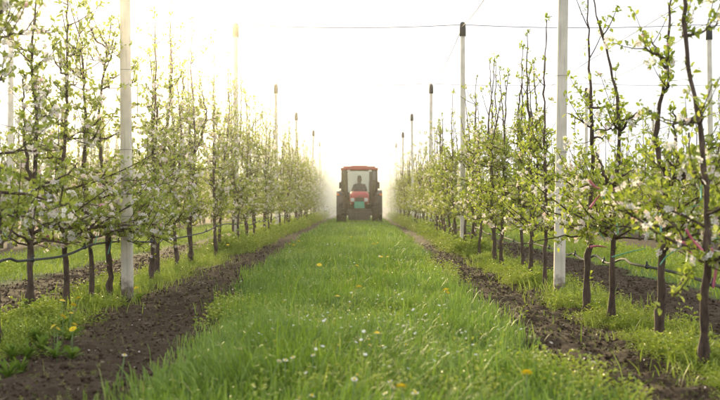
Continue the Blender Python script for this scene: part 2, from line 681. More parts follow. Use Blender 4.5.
# ------------------------------------------------------------------ low weeds under the trees
SPRIG = []
SPF = []
_r = random.Random(3)
for q in range(7):
    zz = .25 + .75 * q / 6
    a = q * 2.4
    c, s_ = math.cos(a), math.sin(a)
    bx, by = .10 * c * zz, .10 * s_ * zz
    L, w_ = .40 - .16 * zz, .075
    b0 = len(SPRIG)
    SPRIG += [(bx, by, zz * .9), (bx + c * L * .5 - s_ * w_, by + s_ * L * .5 + c * w_, zz * .9 + .13), (bx + c * L, by + s_ * L, zz * .9 + .09), (bx + c * L * .5 + s_ * w_, by + s_ * L * .5 - c * w_, zz * .9 + .13)]
    SPF += [(b0, b0 + 1, b0 + 2), (b0, b0 + 2, b0 + 3)]
b0 = len(SPRIG)
SPRIG += [(-.02, 0, 0), (.02, 0, 0), (0, 0, .95)]
SPF += [(b0, b0 + 1, b0 + 2)]
SPRIG = np.array(SPRIG)
SPF = np.array(SPF)


def sprigs(acc, x, y, h, var, rng):
    n = len(x)
    d = np.stack([rng.normal(0, .22, n), rng.normal(0, .22, n), np.ones(n)], -1)
    d /= np.linalg.norm(d, axis=1)[:, None]
    a = rng.uniform(0, 6.28, n)
    xx = np.stack([np.cos(a), np.sin(a), np.zeros(n)], -1)
    yy = np.cross(d, xx)
    M = np.stack([xx, yy, d], axis=2)
    scatter(acc, SPRIG, SPF, np.stack([x, y, hz(x, y) - .005], -1), M, np.stack([h * 1.1, h * 1.1, h], -1) if False else h, var)


def weed_strip(acc, n, xc, half, y0, y1, rng, hb=.07, thr=.42, seed=91):
    y = y0 + (y1 - y0) * rng.random(n) ** 1.6
    off = rng.normal(0, .5, n).clip(-1.3, 1.3) * half
    x = xc + off
    d = fbm(x * 2.1, y * 2.1, seed)
    k = d > thr + .10 * rng.normal(0, 1, n) * .6
    k &= np.abs(x) < y * .40 + .3
    x, y, d = x[k], y[k], d[k]
    n = len(x)
    h = hb * (.45 + 2.0 * (d - thr).clip(0, .4)) * np.exp(rng.normal(0, .35, n)) * (1 + y / 30)
    var = (.15 + .9 * fbm(x * 1.7, y * 1.7, seed + 5) + rng.normal(0, .15, n)).clip(0, 1)
    sprigs(acc, x, y, h, var, rng)


acc = Acc()
weed_strip(acc, 21000, 1.58, .25, 3.5, 16, rng, .044, .40)
weed_strip(acc, 6000, 1.58, .32, 14, 50, rng, .08, .34)
weed_strip(acc, 18000, -1.98, .26, 4.6, 16, rng, .046, .38, 191)
weed_strip(acc, 6000, -1.9, .32, 14, 50, rng, .08, .34, 191)
weed_strip(acc, 4000, 3.35, .55, 6, 20, rng, .06, .42, 391)
weed_strip(acc, 3000, -3.8, .6, 8, 22, rng, .06, .42, 391)
for xc_, n in ((1.58, 4500), (-1.93, 4500)):
    y = 3.8 + rng.random(n) ** 1.5 * 14
    x = xc_ + rng.normal(0, .17, n)
    k = fbm(x * 2.1 + 9, y * 2.1, 91) > .42
    x, y = x[k], y[k]
    blades(acc, x, y, rng.uniform(.04, .13, len(x)), np.full(len(x), .005), rng.uniform(0, .8, len(x)), rng, .5)
# taller tangle at the foot of the nearest left-hand trees
n = 700
sprigs(acc, rng.normal(-1.80, .12, n), rng.uniform(4.7, 6.2, n), rng.uniform(.03, .085, n), rng.uniform(0, .7, n), rng)
# stray seedlings on the bare soil
n = 1500
y = 3.4 + rng.random(n) ** 1.5 * 10
x = np.where(rng.random(n) < .5, rng.uniform(-1.7, -1.0, n), rng.uniform(.95, 1.4, n))
sprigs(acc, x, y, rng.uniform(.008, .028, n), rng.random(n), rng)
o = link('row_weeds', acc.mesh('row_weeds', M_WEED))
tag(o, 'lime green low weeds growing in patches under the trees', 'weeds', kind='stuff')

# yellow-green weedy patches in the alley grass
acc = Acc()
n = 5200
y = 3.4 + rng.random(n) ** 1.5 * 16
x = rng.uniform(-.95, .95, n)
k = fbm(x * 1.1 + 4, y * .75, 303) > .52
x, y = x[k], y[k]
x = np.concatenate([x, rng.normal(.08, .28, 900), rng.normal(-.25, .3, 350)])
y = np.concatenate([y, rng.normal(4.75, .55, 900), rng.normal(8.5, 1.2, 350)])
sprigs(acc, x, y, rng.uniform(.05, .11, len(x)), rng.uniform(.5, 1, len(x)), rng)
o = link('alley_weeds', acc.mesh('alley_weeds', M_WEED))
tag(o, 'yellowish low weeds mixed into the middle alley grass', 'weeds', kind='stuff')

# ------------------------------------------------------------------ apple trees
LV = np.array([(0, 0, 0), (-.25, .33, .07), (0, .35, 0), (.25, .33, .07), (-.21, .70, .03), (0, .70, -.05), (.21, .70, .03), (0, 1, -.14)])
LF = np.array([(0, 2, 1), (0, 3, 2), (1, 2, 5), (1, 5, 4), (2, 3, 6), (2, 6, 5), (4, 5, 7), (5, 6, 7)])
FV, FF = [], []
for q in range(5):
    a = q * 2 * math.pi / 5
    c, s_ = math.cos(a), math.sin(a)
    b0 = len(FV)
    for (r_, tt, z_) in ((.08, 0, 0), (.62, .40, .22), (1.0, .22, .30), (1.0, -.22, .30), (.62, -.40, .22)):
        FV.append((c * r_ - s_ * tt, z_, s_ * r_ + c * tt))
    FF += [(b0, b0 + 1, b0 + 2), (b0, b0 + 2, b0 + 3), (b0, b0 + 3, b0 + 4)]
FV, FF = np.array(FV), np.array(FF)


def interp_path(P, k):
    P = np.asarray(P, float)
    s_ = np.concatenate([[0], np.cumsum(np.linalg.norm(np.diff(P, axis=0), axis=1))])
    u = np.linspace(0, s_[-1], k)
    out_ = np.stack([np.interp(u, s_, P[:, c]) for c in range(3)], -1)
    for _ in range(2):
        out_[1:-1] = .25 * out_[:-2] + .5 * out_[1:-1] + .25 * out_[2:]
    return out_


def point_at(P, z):
    i_ = int(np.argmin(np.abs(P[:, 2] - z)))
    return P[i_]


def gen_tree(seed, leaders=None, height=2.5, leafy_up=.5, bloom=.25, dens=1.0, two=True, whip=0.0, ztop=1.85, skew=1.15, zs=(.85, 1.55), lmax=.60):
    """leaders: paths in local metres (trunk first). returns dict of Acc"""
    rg = np.random.default_rng(seed)
    trunk, leaf, flo = Acc(), Acc(), Acc()
    branches = []
    if leaders is None:
        h = height * rg.uniform(.92, 1.06)
        zs = np.linspace(0, h, 12)
        wob = np.cumsum(rg.normal(0, .022, (12, 2)), axis=0)
        wob -= wob[0]
        P = np.column_stack([wob[:, 0] * .8, wob[:, 1] * 1.3, zs])
        leaders = [P]
        nx_ = rg.choice([0, 1, 1, 2]) if two else 0
        for _ in range(nx_):
            z0 = rg.uniform(.75, 1.35)
            b = np.array([np.interp(z0, P[:, 2], P[:, 0]), np.interp(z0, P[:, 2], P[:, 1]), z0])
            a = rg.choice([math.pi / 2, -math.pi / 2]) + rg.normal(0, .5)
            o_ = rg.uniform(.10, .24)
            top = h * rg.uniform(.78, 1.02)
            leaders.append(np.array([b, b + (math.cos(a) * o_, math.sin(a) * o_, .14), b + (math.cos(a) * o_ * 1.2 + rg.normal(0, .04), math.sin(a) * o_ * 1.2, (top - z0) * .5), b + (math.cos(a) * o_ * 1.25 + rg.normal(0, .07), math.sin(a) * o_ * 1.25 + rg.normal(0, .07), top - z0)]))
    spur_p, spur_d, spur_k = [], [], []

    def spurs_along(P, step, kind, keep=1.0, t0=.12):
        s_ = np.concatenate([[0], np.cumsum(np.linalg.norm(np.diff(P, axis=0), axis=1))])
        m = max(1, int(s_[-1] / step))
        u = (np.arange(m) + rg.random(m)) * s_[-1] / m
        u = u[u > s_[-1] * t0]
        for uu in u:
            if rg.random() > keep:
                continue
            spur_p.append([np.interp(uu, s_, P[:, c]) for c in range(3)])
            spur_d.append(rg.normal(0, 1, 3) + np.array([0, 0, .5]))
            spur_k.append(kind)

    LP = []
    for li, L in enumerate(leaders):
        L = np.asarray(L, float)
        top = L[-1, 2]
        NP = 34
        P = interp_path(L, NP)
        P[2:, :2] += rg.normal(0, .0045, (NP - 2, 2))
        LP.append(P)
        tt = np.linspace(0, 1, NP)
        r0 = (.0195 if li == 0 else .012) * rg.uniform(.9, 1.12)
        rad = r0 * (1 - tt) ** 1.0 * .9 + .0034
        if li == 0:
            rad[0] *= 1.5
            rad[1] *= 1.22
            rad[2] *= 1.25
        rad *= 1 + rg.normal(0, .09, NP) + .22 * (rg.random(NP) < .14)
        trunk.tube(P, rad, 8)
        # leaves along the upper stem
        z = P[:, 2]
        up = P[z > 1.2]
        if len(up) > 2:
            if rg.random() < whip:
                spurs_along(up, .16, 'u', .55, 0)
            else:
                spurs_along(up, .036, 'u', leafy_up, 0)
        for _ in range(3):
            spur_p.append(P[-1] + rg.normal(0, .012, 3))
            spur_d.append(rg.normal(0, .5, 3) + (0, 0, 1))
            spur_k.append('t')
        low = P[(z > .22) & (z < .62)]
        if len(low) > 2 and li == 0:
            spurs_along(low, .09, 'u', .45, 0)
        mid = P[(z > .6) & (z < 1.55)]
        if len(mid) > 2:
            spurs_along(mid, .07, 'l', .6, 0)
    # laterals
    nl = int((17 if len(LP) == 1 else 20) * dens)
    for q in range(nl):
        P = LP[0] if rg.random() < .6 else LP[rg.integers(len(LP))]
        lo = max(.50, P[0, 2] + .05)
        zz = lo + (min(ztop, P[-1, 2] - .2) - lo) * rg.random() ** skew
        b = point_at(P, zz)
        a = rg.choice([math.pi / 2, -math.pi / 2]) + rg.normal(0, .75)
        ln = (lmax - (lmax - .18) * float(smooth(zs[0], zs[1], zz))) * rg.uniform(.55, 1.25)
        el = rg.uniform(-.05, .65)
        d = np.array([math.cos(a) * math.cos(el), math.sin(a) * math.cos(el), math.sin(el)])
        bend = rg.normal(-.05, .16)
        side = rg.normal(0, .12, 3)
        u = np.linspace(0, 1, 8)[:, None]
        B = b + d * ln * u + side * ln * u ** 2 + np.array([0, 0, bend]) * ln * u ** 2 + rg.normal(0, .006, (8, 3)) * (u > 0)
        br = Acc()
        br.tube(B, np.linspace(.0085, .0028, 8) * rg.uniform(.8, 1.25), 5)
        spurs_along(B, .040, 'l', .92, .1)
        for _ in range(rg.integers(1, 4)):
            i_ = rg.integers(2, 7)
            dd = d + rg.normal(0, .7, 3) + (0, 0, .35)
            dd /= np.linalg.norm(dd)
            l2 = rg.uniform(.08, .26)
            u4 = np.linspace(0, 1, 4)[:, None]
            Tg = B[i_] + dd * l2 * u4 + np.array([0, 0, .05]) * u4 ** 2
            br.tube(Tg, np.linspace(.0034, .0018, 4), 4)
            spurs_along(Tg, .045, 'l', .95, .2)
            spur_p.append(Tg[-1])
            spur_d.append(dd)
            spur_k.append('l')
        branches.append(br)
    # shoots near the top
    for q in range(5 if ztop > 1.7 else 2):
        P = LP[rg.integers(len(LP))]
        if P[-1, 2] < 1.8:
            continue
        b = point_at(P, rg.uniform(1.6, P[-1, 2] - .2))
        a = rg.uniform(0, 6.28)
        ln = rg.uniform(.1, .36)
        el = rg.uniform(.3, 1.1)
        d = np.array([math.cos(a) * math.cos(el), math.sin(a) * math.cos(el), math.sin(el)])
        B = b + d * ln * np.linspace(0, 1, 5)[:, None] + np.array([0, 0, .08]) * np.linspace(0, 1, 5)[:, None] ** 2
        br = Acc()
        br.tube(B, np.linspace(.005, .002, 5), 4)
        spurs_along(B, .05, 'u', .75, .3)
        spur_p.append(B[-1])
        spur_d.append(d)
        spur_k.append('t')
        branches.append(br)
    # rosettes of leaves and clusters of blossom
    lp, ld, ls, lv = [], [], [], []
    fp, fd, fs, fvv = [], [], [], []
    for p, d, kd in zip(spur_p, spur_d, spur_k):
        p = np.asarray(p)
        d = d / (np.linalg.norm(d) + 1e-9)
        m = rg.integers(4, 7) if kd != 'u' else rg.integers(3, 7)
        tone = np.clip(rg.normal(.5, .22), 0, 1)
        for _ in range(m):
            v = rg.normal(0, 1, 3) * .75 + d * .7 + (0, 0, .28)
            lp.append(p + rg.normal(0, .010, 3) + d * .008)
            ld.append(v)
            ls.append(rg.uniform(.024, .045))
            lv.append(np.clip(tone + rg.normal(0, .15), 0, 1))
        bl = bloom if p[2] < 1.75 else bloom * .45
        if rg.random() < bl and kd != 't':
            pinkish = rg.random() < .25
            for _ in range(rg.integers(3, 7)):
                v = rg.normal(0, .7, 3) + d + (0, 0, .2)
                v /= np.linalg.norm(v)
                fp.append(p + v * rg.uniform(.02, .045))
                fd.append(v)
                if pinkish and rg.random() < .6:
                    fs.append(rg.uniform(.006, .010))
                    fvv.append(rg.uniform(.7, 1))
                else:
                    fs.append(rg.uniform(.012, .018))
                    fvv.append(np.clip(rg.normal(.3, .22), 0, .7))
    scatter(leaf, LV, LF, np.array(lp), frames(np.array(ld), rg, .4), np.array(ls), np.array(lv))
    if fp:
        scatter(flo, FV, FF, np.array(fp), frames(np.array(fd), rg, .4), np.array(fs), np.array(fvv))
    return dict(trunk=trunk, branches=branches, leaf=leaf, flo=flo if fp else None)


def tree_meshes(g_, split):
    d = dict(trunk=g_['trunk'].mesh('trunk', M_BARK, True))
    if split:
        d['branch'] = [b.mesh('branch', M_BARK, True) for b in g_['branches']]
    else:
        al = Acc()
        for b in g_['branches']:
            off = al.n
            al.v += b.v
            al.a += b.a
            al.t += [q + off for q in b.t] if len(b.v) == 1 else []
            if len(b.v) > 1:
                # offsets inside b are already running
                al.t += [q + off for q in b.t]
            al.q += [q + off for q in b.q]
            al.n += b.n
        d['branch'] = [al.mesh('branches', M_BARK, True)]
    d['leaf'] = g_['leaf'].mesh('leaves', M_LEAF)
    d['flo'] = g_['flo'].mesh('blossoms', M_PETAL) if g_['flo'] else None
    return d


def place_tree(m, x, y, rz, label, group, sc=1.0, flip=1):
    e = link('apple_tree', None, None, (x, y, hz1(x, y) - .03), rz)
    e.empty_display_size = .2
    e.scale = (sc, sc * flip, sc)
    tag(e, label, 'tree', group)
    link('trunk', m['trunk'], e)
    if len(m['branch']) > 1:
        for b in m['branch']:
            link('branch', b, e)
    else:
        tag(link('branches', m['branch'][0], e), kind='stuff')
    tag(link('leaves', m['leaf'], e), kind='stuff')
    if m['flo']:
        tag(link('blossoms', m['flo'], e), kind='stuff')
    return e


ORD = ['nearest', 'second', 'third', 'fourth', 'fifth', 'sixth', 'seventh', 'eighth', 'ninth', 'tenth', 'eleventh', 'twelfth']


def local(path, x, y):
    """photograph path [(px, py)] at the row's distance -> local metres about the trunk foot"""
    out_ = []
    rg = np.random.default_rng(int(x * 1000 + y * 77) & 0xffff)
    for (px, py) in path:
        p = at(px, py, y)
        out_.append((p[0] - x, rg.normal(0, .03), max(p[2] + .03, 0)))
    out_[0] = (out_[0][0], 0, 0)
    return np.array(out_)


# nearest trees follow the leaders that the photograph shows
near_right = [
    (4.42, [[(703, 372), (703, 300), (706, 200), (699, 120), (690, 60), (686, 0), (683, -60), (684, -120)]], 'with pink ribbon tied round its trunk'),
    (5.25, [[(659, 342), (660, 270), (664, 200), (668, 176), (658, 150), (657, 120), (664, 70), (672, 20), (675, -30)], [(668, 180), (684, 176), (676, 150), (673, 110)]], 'with crooked leader'),
    (6.25, [[(611, 316), (612, 250), (613, 190), (620, 140), (617, 90), (606, 50), (596, 12), (590, -30)], [(614, 190), (603, 172), (596, 150)]], 'leaning left at its top'),
    (6.75, [[(586, 312), (590, 250), (591, 180), (590, 100), (588, 40), (589, -10)]], 'with straight leader beside the nearest post'),
    (8.75, [[(545, 285), (546, 220), (545, 150), (544, 90), (546, 20)]], 'with bare whip left of the nearest post'),
    (9.60, [[(531, 277), (531, 210), (530, 130), (527, 80), (527, 32)], [(531, 200), (537, 170), (537, 110), (534, 60)]], ''),
]
near_left = [
    (5.15, [[(-2, 345), (-4, 260), (-3, 180), (-8, 90), (-5, 0), (-6, -60)]], 'cut by the left edge of the picture'),
    (6.45, [[(29, 314), (31, 250), (34, 190), (34, 110), (31, 50), (37, 0), (38, -35)], [(35, 190), (28, 165), (24, 120), (20, 70)]], ''),
    (7.05, [[(67, 305), (64, 240), (62, 180), (64, 110), (68, 50), (66, 0), (67, -30)]], ''),
    (7.40, [[(91, 300), (89, 240), (82, 180), (88, 110), (86, 60), (78, 0)]], ''),
    (7.75, [[(111, 299), (108, 250), (104, 190), (100, 120), (104, 65), (112, 20)]], ''),
    (8.25, [[(123, 299), (126, 240), (128, 180), (127, 120), (125, 60), (120, 18)]], 'rising in front of the nearest white post'),
]
POSTS_R = [8.0, 16.4, 24.3, 32.2, 40.1, 48.0, 55.9, 63.8]
POSTS_L = [7.75, 16.3, 24.5, 32.2, 40.1, 48.0, 55.9, 63.8]


COUNT = {}


def row_label(side, y, posts):
    nm = 'right-hand' if side > 0 else 'left-hand'
    if y < posts[2]:
        q = 0 if y < posts[1] else 1
        COUNT.setdefault((side, 0), 2 if side > 0 else 1)
        COUNT[(side, q)] = COUNT.get((side, q), 0) + 1
        return f'{(["first"] + ORD[1:] + ["thirteenth", "fourteenth"])[COUNT[(side, q)] - 1]} apple tree past the {["nearest", "second"][q]} white post of the {nm} row'
    for q in range(1, 5):
        if y < posts[q]:
            return f'blossoming apple tree of the {nm} row between its {["", "nearest", "second", "third", "fourth"][q]} and {["", "second", "third", "fourth", "fifth"][q]} white post'
    return f'hazy apple tree of the {nm} row beyond its fifth white post'


for side, specs in ((1, near_right), (-1, near_left)):
    nm = 'right-hand' if side > 0 else 'left-hand'
    for q, (yy, paths, ex) in enumerate(specs):
        x0 = at(paths[0][0][0], 0, yy)[0]
        Ls = [local(paths[0], x0, yy)]
        for p2 in paths[1:]:
            L2 = local(p2, x0, yy)
            p = at(p2[0][0], p2[0][1], yy)
            L2[0] = (p[0] - x0, 0, p[2] + .03)
            Ls.append(L2)
        gt = gen_tree(900 + q + (50 if side < 0 else 0), Ls, leafy_up=.5 if side > 0 else .95, bloom=.16 if side > 0 else .28, dens=1.2 if side > 0 else 1.7, whip=.4 if side > 0 else 0, ztop=1.5 if side > 0 else 1.9, skew=2.4 if side > 0 else 2.3, zs=(.62, 1.0) if side > 0 else (.75, 1.2), lmax=.46 if side > 0 else .55)
        lab = f'{ORD[q]} apple tree of the {nm} row {ex}'.strip()
        place_tree(tree_meshes(gt, True), x0, yy, 0, lab, f'apple trees of the {nm} row')

VAR_R = [tree_meshes(gen_tree(100 + q, None, 2.32, .26, .16, 1.8, True, .7, 1.5, 1.4), False) for q in range(8)]
VAR_L = [tree_meshes(gen_tree(200 + q, None, 2.62, .75, .22, 2.1, True, .1, 1.85, 1.6), False) for q in range(8)]
pr = random.Random(11)
for side, y0, variants, posts, rx in ((1, 10.5, VAR_R, POSTS_R, ROW_R), (-1, 9.3, VAR_L, POSTS_L, ROW_L)):
    y = y0
    nm = 'right-hand' if side > 0 else 'left-hand'
    last = -1
    while y < 62:
        if min(abs(y - p) for p in posts) > .12:
            kx = pr.randrange(len(variants))
            if kx == last:
                kx = (kx + 3) % len(variants)
            last = kx
            place_tree(variants[kx], rx + pr.gauss(0, .05), y, pr.choice([0, math.pi]) + pr.gauss(0, .25), row_label(side, y, posts), f'apple trees of the {nm} row', pr.uniform(.93, 1.07), pr.choice([1, -1]))
        y += pr.uniform(.68, .98)
for rows, nm, y_end, variants in ((ROWS_R[1:3], 'right', 48, VAR_R), (ROWS_L[1:3], 'left', 48, VAR_L)):
    for ri, rx in enumerate(rows):
        y = abs(rx) * 2.80 + .4
        while y < y_end:
            place_tree(variants[pr.randrange(8)], rx + pr.gauss(0, .05), y, pr.choice([0, math.pi]) + pr.gauss(0, .25), f'apple tree of the {["second", "third"][ri]} row on the {nm}, seen through the first row', f'apple trees of the {["second", "third"][ri]} row on the {nm}', pr.uniform(.93, 1.07), pr.choice([1, -1]))
            y += pr.uniform(.72, 1.0)


# the far rows read as one mass
def far_tree(rg):
    A, B = Acc(), Acc()
    h = rg.uniform(2.2, 2.7)
    P = np.column_stack([rg.normal(0, .03, 5), rg.normal(0, .04, 5), np.linspace(0, h, 5)])
    A.tube(P, np.linspace(.026, .006, 5), 3, False)
    P2 = np.array([P[2], P[2] + (rg.normal(0, .05), .2 * rg.choice([-1, 1]), .3), P[2] + (rg.normal(0, .08), .22 * rg.choice([-1, 1]), h * .45)])
    A.tube(P2, np.linspace(.012, .005, 3), 3, False)
    n_ = 110
    z = .5 + 1.4 * rg.random(n_) ** 1.1
    z[:18] = rg.uniform(1.7, h, 18)
    pos = np.column_stack([rg.normal(0, .16, n_), rg.normal(0, .28, n_), z])
    pos[:18, :2] *= .2
    q4 = np.array([(-.4, 0, 0), (.4, .1, .1), (.3, .9, 0), (-.35, 1, -.1)])
    scatter(B, q4, np.array([(0, 1, 2, 3)]), pos, frames(rg.normal(0, 1, (n_, 3)), rg, 1), rg.uniform(.05, .11, n_), rg.random(n_))
    return A, B


frg = np.random.default_rng(5)
FT = [far_tree(frg) for _ in range(5)]
FTc = [[(np.concatenate(a.v), np.concatenate(a.q) if a.q else None, np.concatenate(a.a)) for a in p] for p in FT]
WOOD, LEAVES = Acc(), Acc()
spots = []
for rx in ROWS_R + ROWS_L:
    ri = (ROWS_R.index(rx) if rx in ROWS_R else ROWS_L.index(rx))
    y = 62 if ri == 0 else max(48, abs(rx) * 2.8)
    while y < 115:
        spots.append((rx + pr.gauss(0, .06), y))
        y += pr.uniform(.75, 1.1)
for (x, y) in spots:
    (wv, wq, wa), (lv_, lq, la) = FTc[pr.randrange(5)]
    sc = pr.uniform(.9, 1.1)
    fl = pr.choice([1, -1])
    off = np.array([x, y, 0])
    WOOD.add(wv * (sc, sc * fl, sc) + off, None, wq, wa)
    LEAVES.add(lv_ * (sc, sc * fl, sc) + off, None, lq, la)
fw = link('distant_apple_trees', None)
tag(fw, 'hazy mass of distant apple trees in the far rows', 'trees', kind='stuff')
tag(link('trunks', WOOD.mesh('distant_trunks', M_BARK), fw), kind='stuff')
tag(link('foliage', LEAVES.mesh('distant_foliage', M_LEAF), fw), kind='stuff')


# ------------------------------------------------------------------ posts
def post_meshes():
    w = .037
    b = .010
    sec = []
    for sx, sy in ((1, 1), (-1, 1), (-1, -1), (1, -1)):
        c = [(sx * w, sy * (w - b)), (sx * (w - b), sy * w)]
        if sx * sy < 0:
            c = c[::-1]
        sec += c
    sec = np.array(sec)
    A = Acc()
    zs = [-.3, 0, .6, 1.2, 1.8, 2.4, 3.0, 3.45]
    V = np.concatenate([np.column_stack([sec * (1.10 - .06 * z), np.full(8, z)]) for z in zs])
    Qs = []
    for k_ in range(len(zs) - 1):
        for q in range(8):
            Qs.append((k_ * 8 + q, k_ * 8 + (q + 1) % 8, k_ * 8 + 8 + (q + 1) % 8, k_ * 8 + 8 + q))
    A.add(V, None, Qs)
    shaft = A.mesh('shaft', M_POST)
    C = Acc()
    prof = [(.050, 3.33), (.053, 3.335), (.052, 3.45), (.047, 3.51), (.036, 3.545), (.018, 3.555)]
    C.tube([(0, 0, z) for _, z in prof], [r_ for r_, _ in prof], 14)
    # straight rings: rebuild with exact levels
    return shaft, C.mesh('cap', M_CAP, True)


SHAFT, CAP = post_meshes()
_c = Acc()
for dz in (0,):
    _c.tube([(math.cos(a) * .0535, math.sin(a) * .0535, dz) for a in np.linspace(0, 2 * math.pi, 9) + math.pi / 8], .0016, 4, False)
CLIP = _c.mesh('wire_clip', M_WIRE)


def post(x, y, label, group, lean=(0, 0), sc=1.0):
    e = link('concrete_post', None, None, (x, y, hz1(x, y)))
    e.rotation_euler = (lean[0], lean[1], pr.uniform(-.1, .1))
    e.scale = (1, 1, sc)
    tag(e, label, 'post', group)
    link('shaft', SHAFT, e)
    link('cap', CAP, e)
    if y < 26:
        for z in (.62, 1.12, 1.72):
            link('wire_clip', CLIP, e, (0, 0, z))


WORD = ['nearest', 'second', 'third', 'fourth', 'fifth', 'sixth', 'seventh', 'eighth']
for q, y in enumerate(POSTS_R):
    x = {0: 1.535, 1: 1.615, 2: 1.615, 3: 1.61}.get(q, ROW_R)
    post(x, y, f'{WORD[q]} white concrete post of the row right of the grass alley', 'posts of the right-hand row', (0, pr.gauss(0, .008)), 1.0 + (.012 if q == 1 else -.015))
for q, y in enumerate(POSTS_L):
    x = {0: -1.76, 1: -1.975, 2: -2.0, 3: -2.0}.get(q, ROW_L)
    post(x, y, f'{WORD[q]} white concrete post of the row left of the grass alley', 'posts of the left-hand row', (0, pr.gauss(0, .008)), 1.0)
for rows, nm in ((ROWS_R[1:5], 'right'), (ROWS_L[1:5], 'left')):
    for ri, rx in enumerate(rows):
        k_ = 0
        for y in [16.2, 24.3, 32.2, 40.1, 48.0, 55.9]:
            if y < abs(rx) * 2.72:
                continue
            post(rx + pr.gauss(0, .05) + (.2 if (ri == 0 and y < 20) else 0), y + pr.gauss(0, .1), f'{WORD[k_]} capped white post showing in the {["second", "third", "fourth", "fifth"][ri]} tree row on the {nm}', f'posts of the rows on the {nm}', (0, pr.gauss(0, .006)), pr.uniform(.97, 1.01))
            k_ += 1


# ------------------------------------------------------------------ wires and hoses
def wire(name, pts, r_, mat, label, cat, group=None, n=5):
    A = Acc()
    A.tube(pts, r_, n)
    return tag(link(name, A.mesh(name, mat, True)), label, cat, group)


for q, y in enumerate([16.35, 24.4, 32.2, 40.1]):
    xs_ = sorted(ROWS_L[:6] + ROWS_R[:6])
    pts = []
    for a, b in zip(xs_[:-1], xs_[1:]):
        for u in np.linspace(0, 1, 7)[:-1]:
            pts.append((a + (b - a) * u, y, 3.53 - .05 * 4 * u * (1 - u)))
    wire('cross_wire', pts, .0062, M_WIRE, f'{["nearest", "second", "third", "fourth"][q]} thin wire strung across the alley between opposite post tops', 'wire', 'wires across the alleys')
for rx, posts, lab in ((ROW_R, POSTS_R, 'top wire along the post caps of the row right of the alley'), (ROW_L, POSTS_L, 'top wire along the post caps of the row left of the alley'),
                       (ROWS_R[1], [0.2] + POSTS_R, 'top wire along the post caps of the second row on the right'), (ROWS_L[1], [0.2] + POSTS_L, 'top wire along the post caps of the second row on the left')):
    pp = [.1] + [p for p in posts if p > 1]
    pts = []
    for a, b in zip(pp[:-1], pp[1:]):
        for u in np.linspace(0, 1, 9)[:-1]:
            pts.append((rx, a + (b - a) * u, 3.50 - .16 * 4 * u * (1 - u)))
    wire('top_wire', pts, .0058, M_WIRE, lab, 'wire', 'top wires along the rows')
for rx, nm in ((ROW_R, 'right'), (ROW_L, 'left')):
    for z, hn in ((.62, 'lowest'), (1.12, 'middle'), (1.72, 'upper')):
        pts = [(rx + .05, y, z + .012 * math.sin(y * .8 + z * 5)) for y in np.arange(2.5, 62, 1.0)]
        wire('trellis_wire', pts, .002, M_WIRE, f'{hn} thin trellis wire through the trees of the {nm}-hand row', 'wire', 'trellis wires')


def hose(rx, z, seed, label, clips):
    rg = np.random.default_rng(seed)
    ys_ = np.arange(2.8, 46, .12)
    zz = z + .045 * (vnoise(ys_ * 1.1, ys_ * 0, seed) - .5) * 2 + .02 * np.sin(ys_ * 7.1) * (vnoise(ys_ * .7, ys_ * 0, seed + 3) > .6)
    xx = rx + .06 + .05 * (vnoise(ys_ * .9, ys_ * 0 + 7, seed) - .5)
    e = link('irrigation_hose', None, None, (0, 0, 0))
    tag(e, label, 'hose', 'irrigation hoses')
    A = Acc()
    A.tube(np.column_stack([xx, ys_, zz]), .0078, 8)
    link('tube', A.mesh('hose_tube', M_HOSE, True), e)
    for k_ in range(8, 90, 9):
        B = Acc()
        c = np.array([xx[k_], ys_[k_], zz[k_]])
        B.tube([c + (0, -.012, 0), c + (0, .012, 0)], .014, 8)
        B.tube([c, c + (0, 0, .03)], .006, 6)
        link('clip', B.mesh('hose_clip', M_CAP, True), e)


hose(ROW_R, .31, 3, 'dark grey irrigation hose hanging along the right-hand row', 1)
hose(ROW_L, .37, 9, 'dark grey irrigation hose hanging along the left-hand row', 1)


def ribbon(name, pts, w, mat, label, cat, group):
    """flat strip of real thickness along a path"""
    P = interp_path(np.array(pts), max(6, len(pts) * 4))
    n_ = len(P)
    tg = np.gradient(P, axis=0)
    tg /= np.linalg.norm(tg, axis=1)[:, None] + 1e-9
    u = np.cross(tg, (0, 1, 0.15))
    u /= np.linalg.norm(u, axis=1)[:, None] + 1e-9
    v = np.cross(tg, u)
    a = np.linspace(0, 1.2, n_)[:, None]
    u2 = u * np.cos(a) + v * np.sin(a)
    v2 = np.cross(tg, u2)
    th = .0012
    V = np.concatenate([P + u2 * w / 2 + v2 * th, P - u2 * w / 2 + v2 * th, P - u2 * w / 2 - v2 * th, P + u2 * w / 2 - v2 * th])
    Qs = []
    for k_ in range(n_ - 1):
        for a_ in range(4):
            b_ = (a_ + 1) % 4
            Qs.append((a_ * n_ + k_, a_ * n_ + k_ + 1, b_ * n_ + k_ + 1, b_ * n_ + k_))
    Qs += [(0, n_, 2 * n_, 3 * n_), (n_ - 1, 4 * n_ - 1, 3 * n_ - 1, 2 * n_ - 1)]
    A = Acc().add(V, None, Qs)
    return tag(link(name, A.mesh(name, mat)), label, cat, group)


def pxpath(L, Y, dy=0):
    return [at(px, py, Y) + (0, dy + .03 * math.sin(q * 2.1), 0) for q, (px, py) in enumerate(L)]


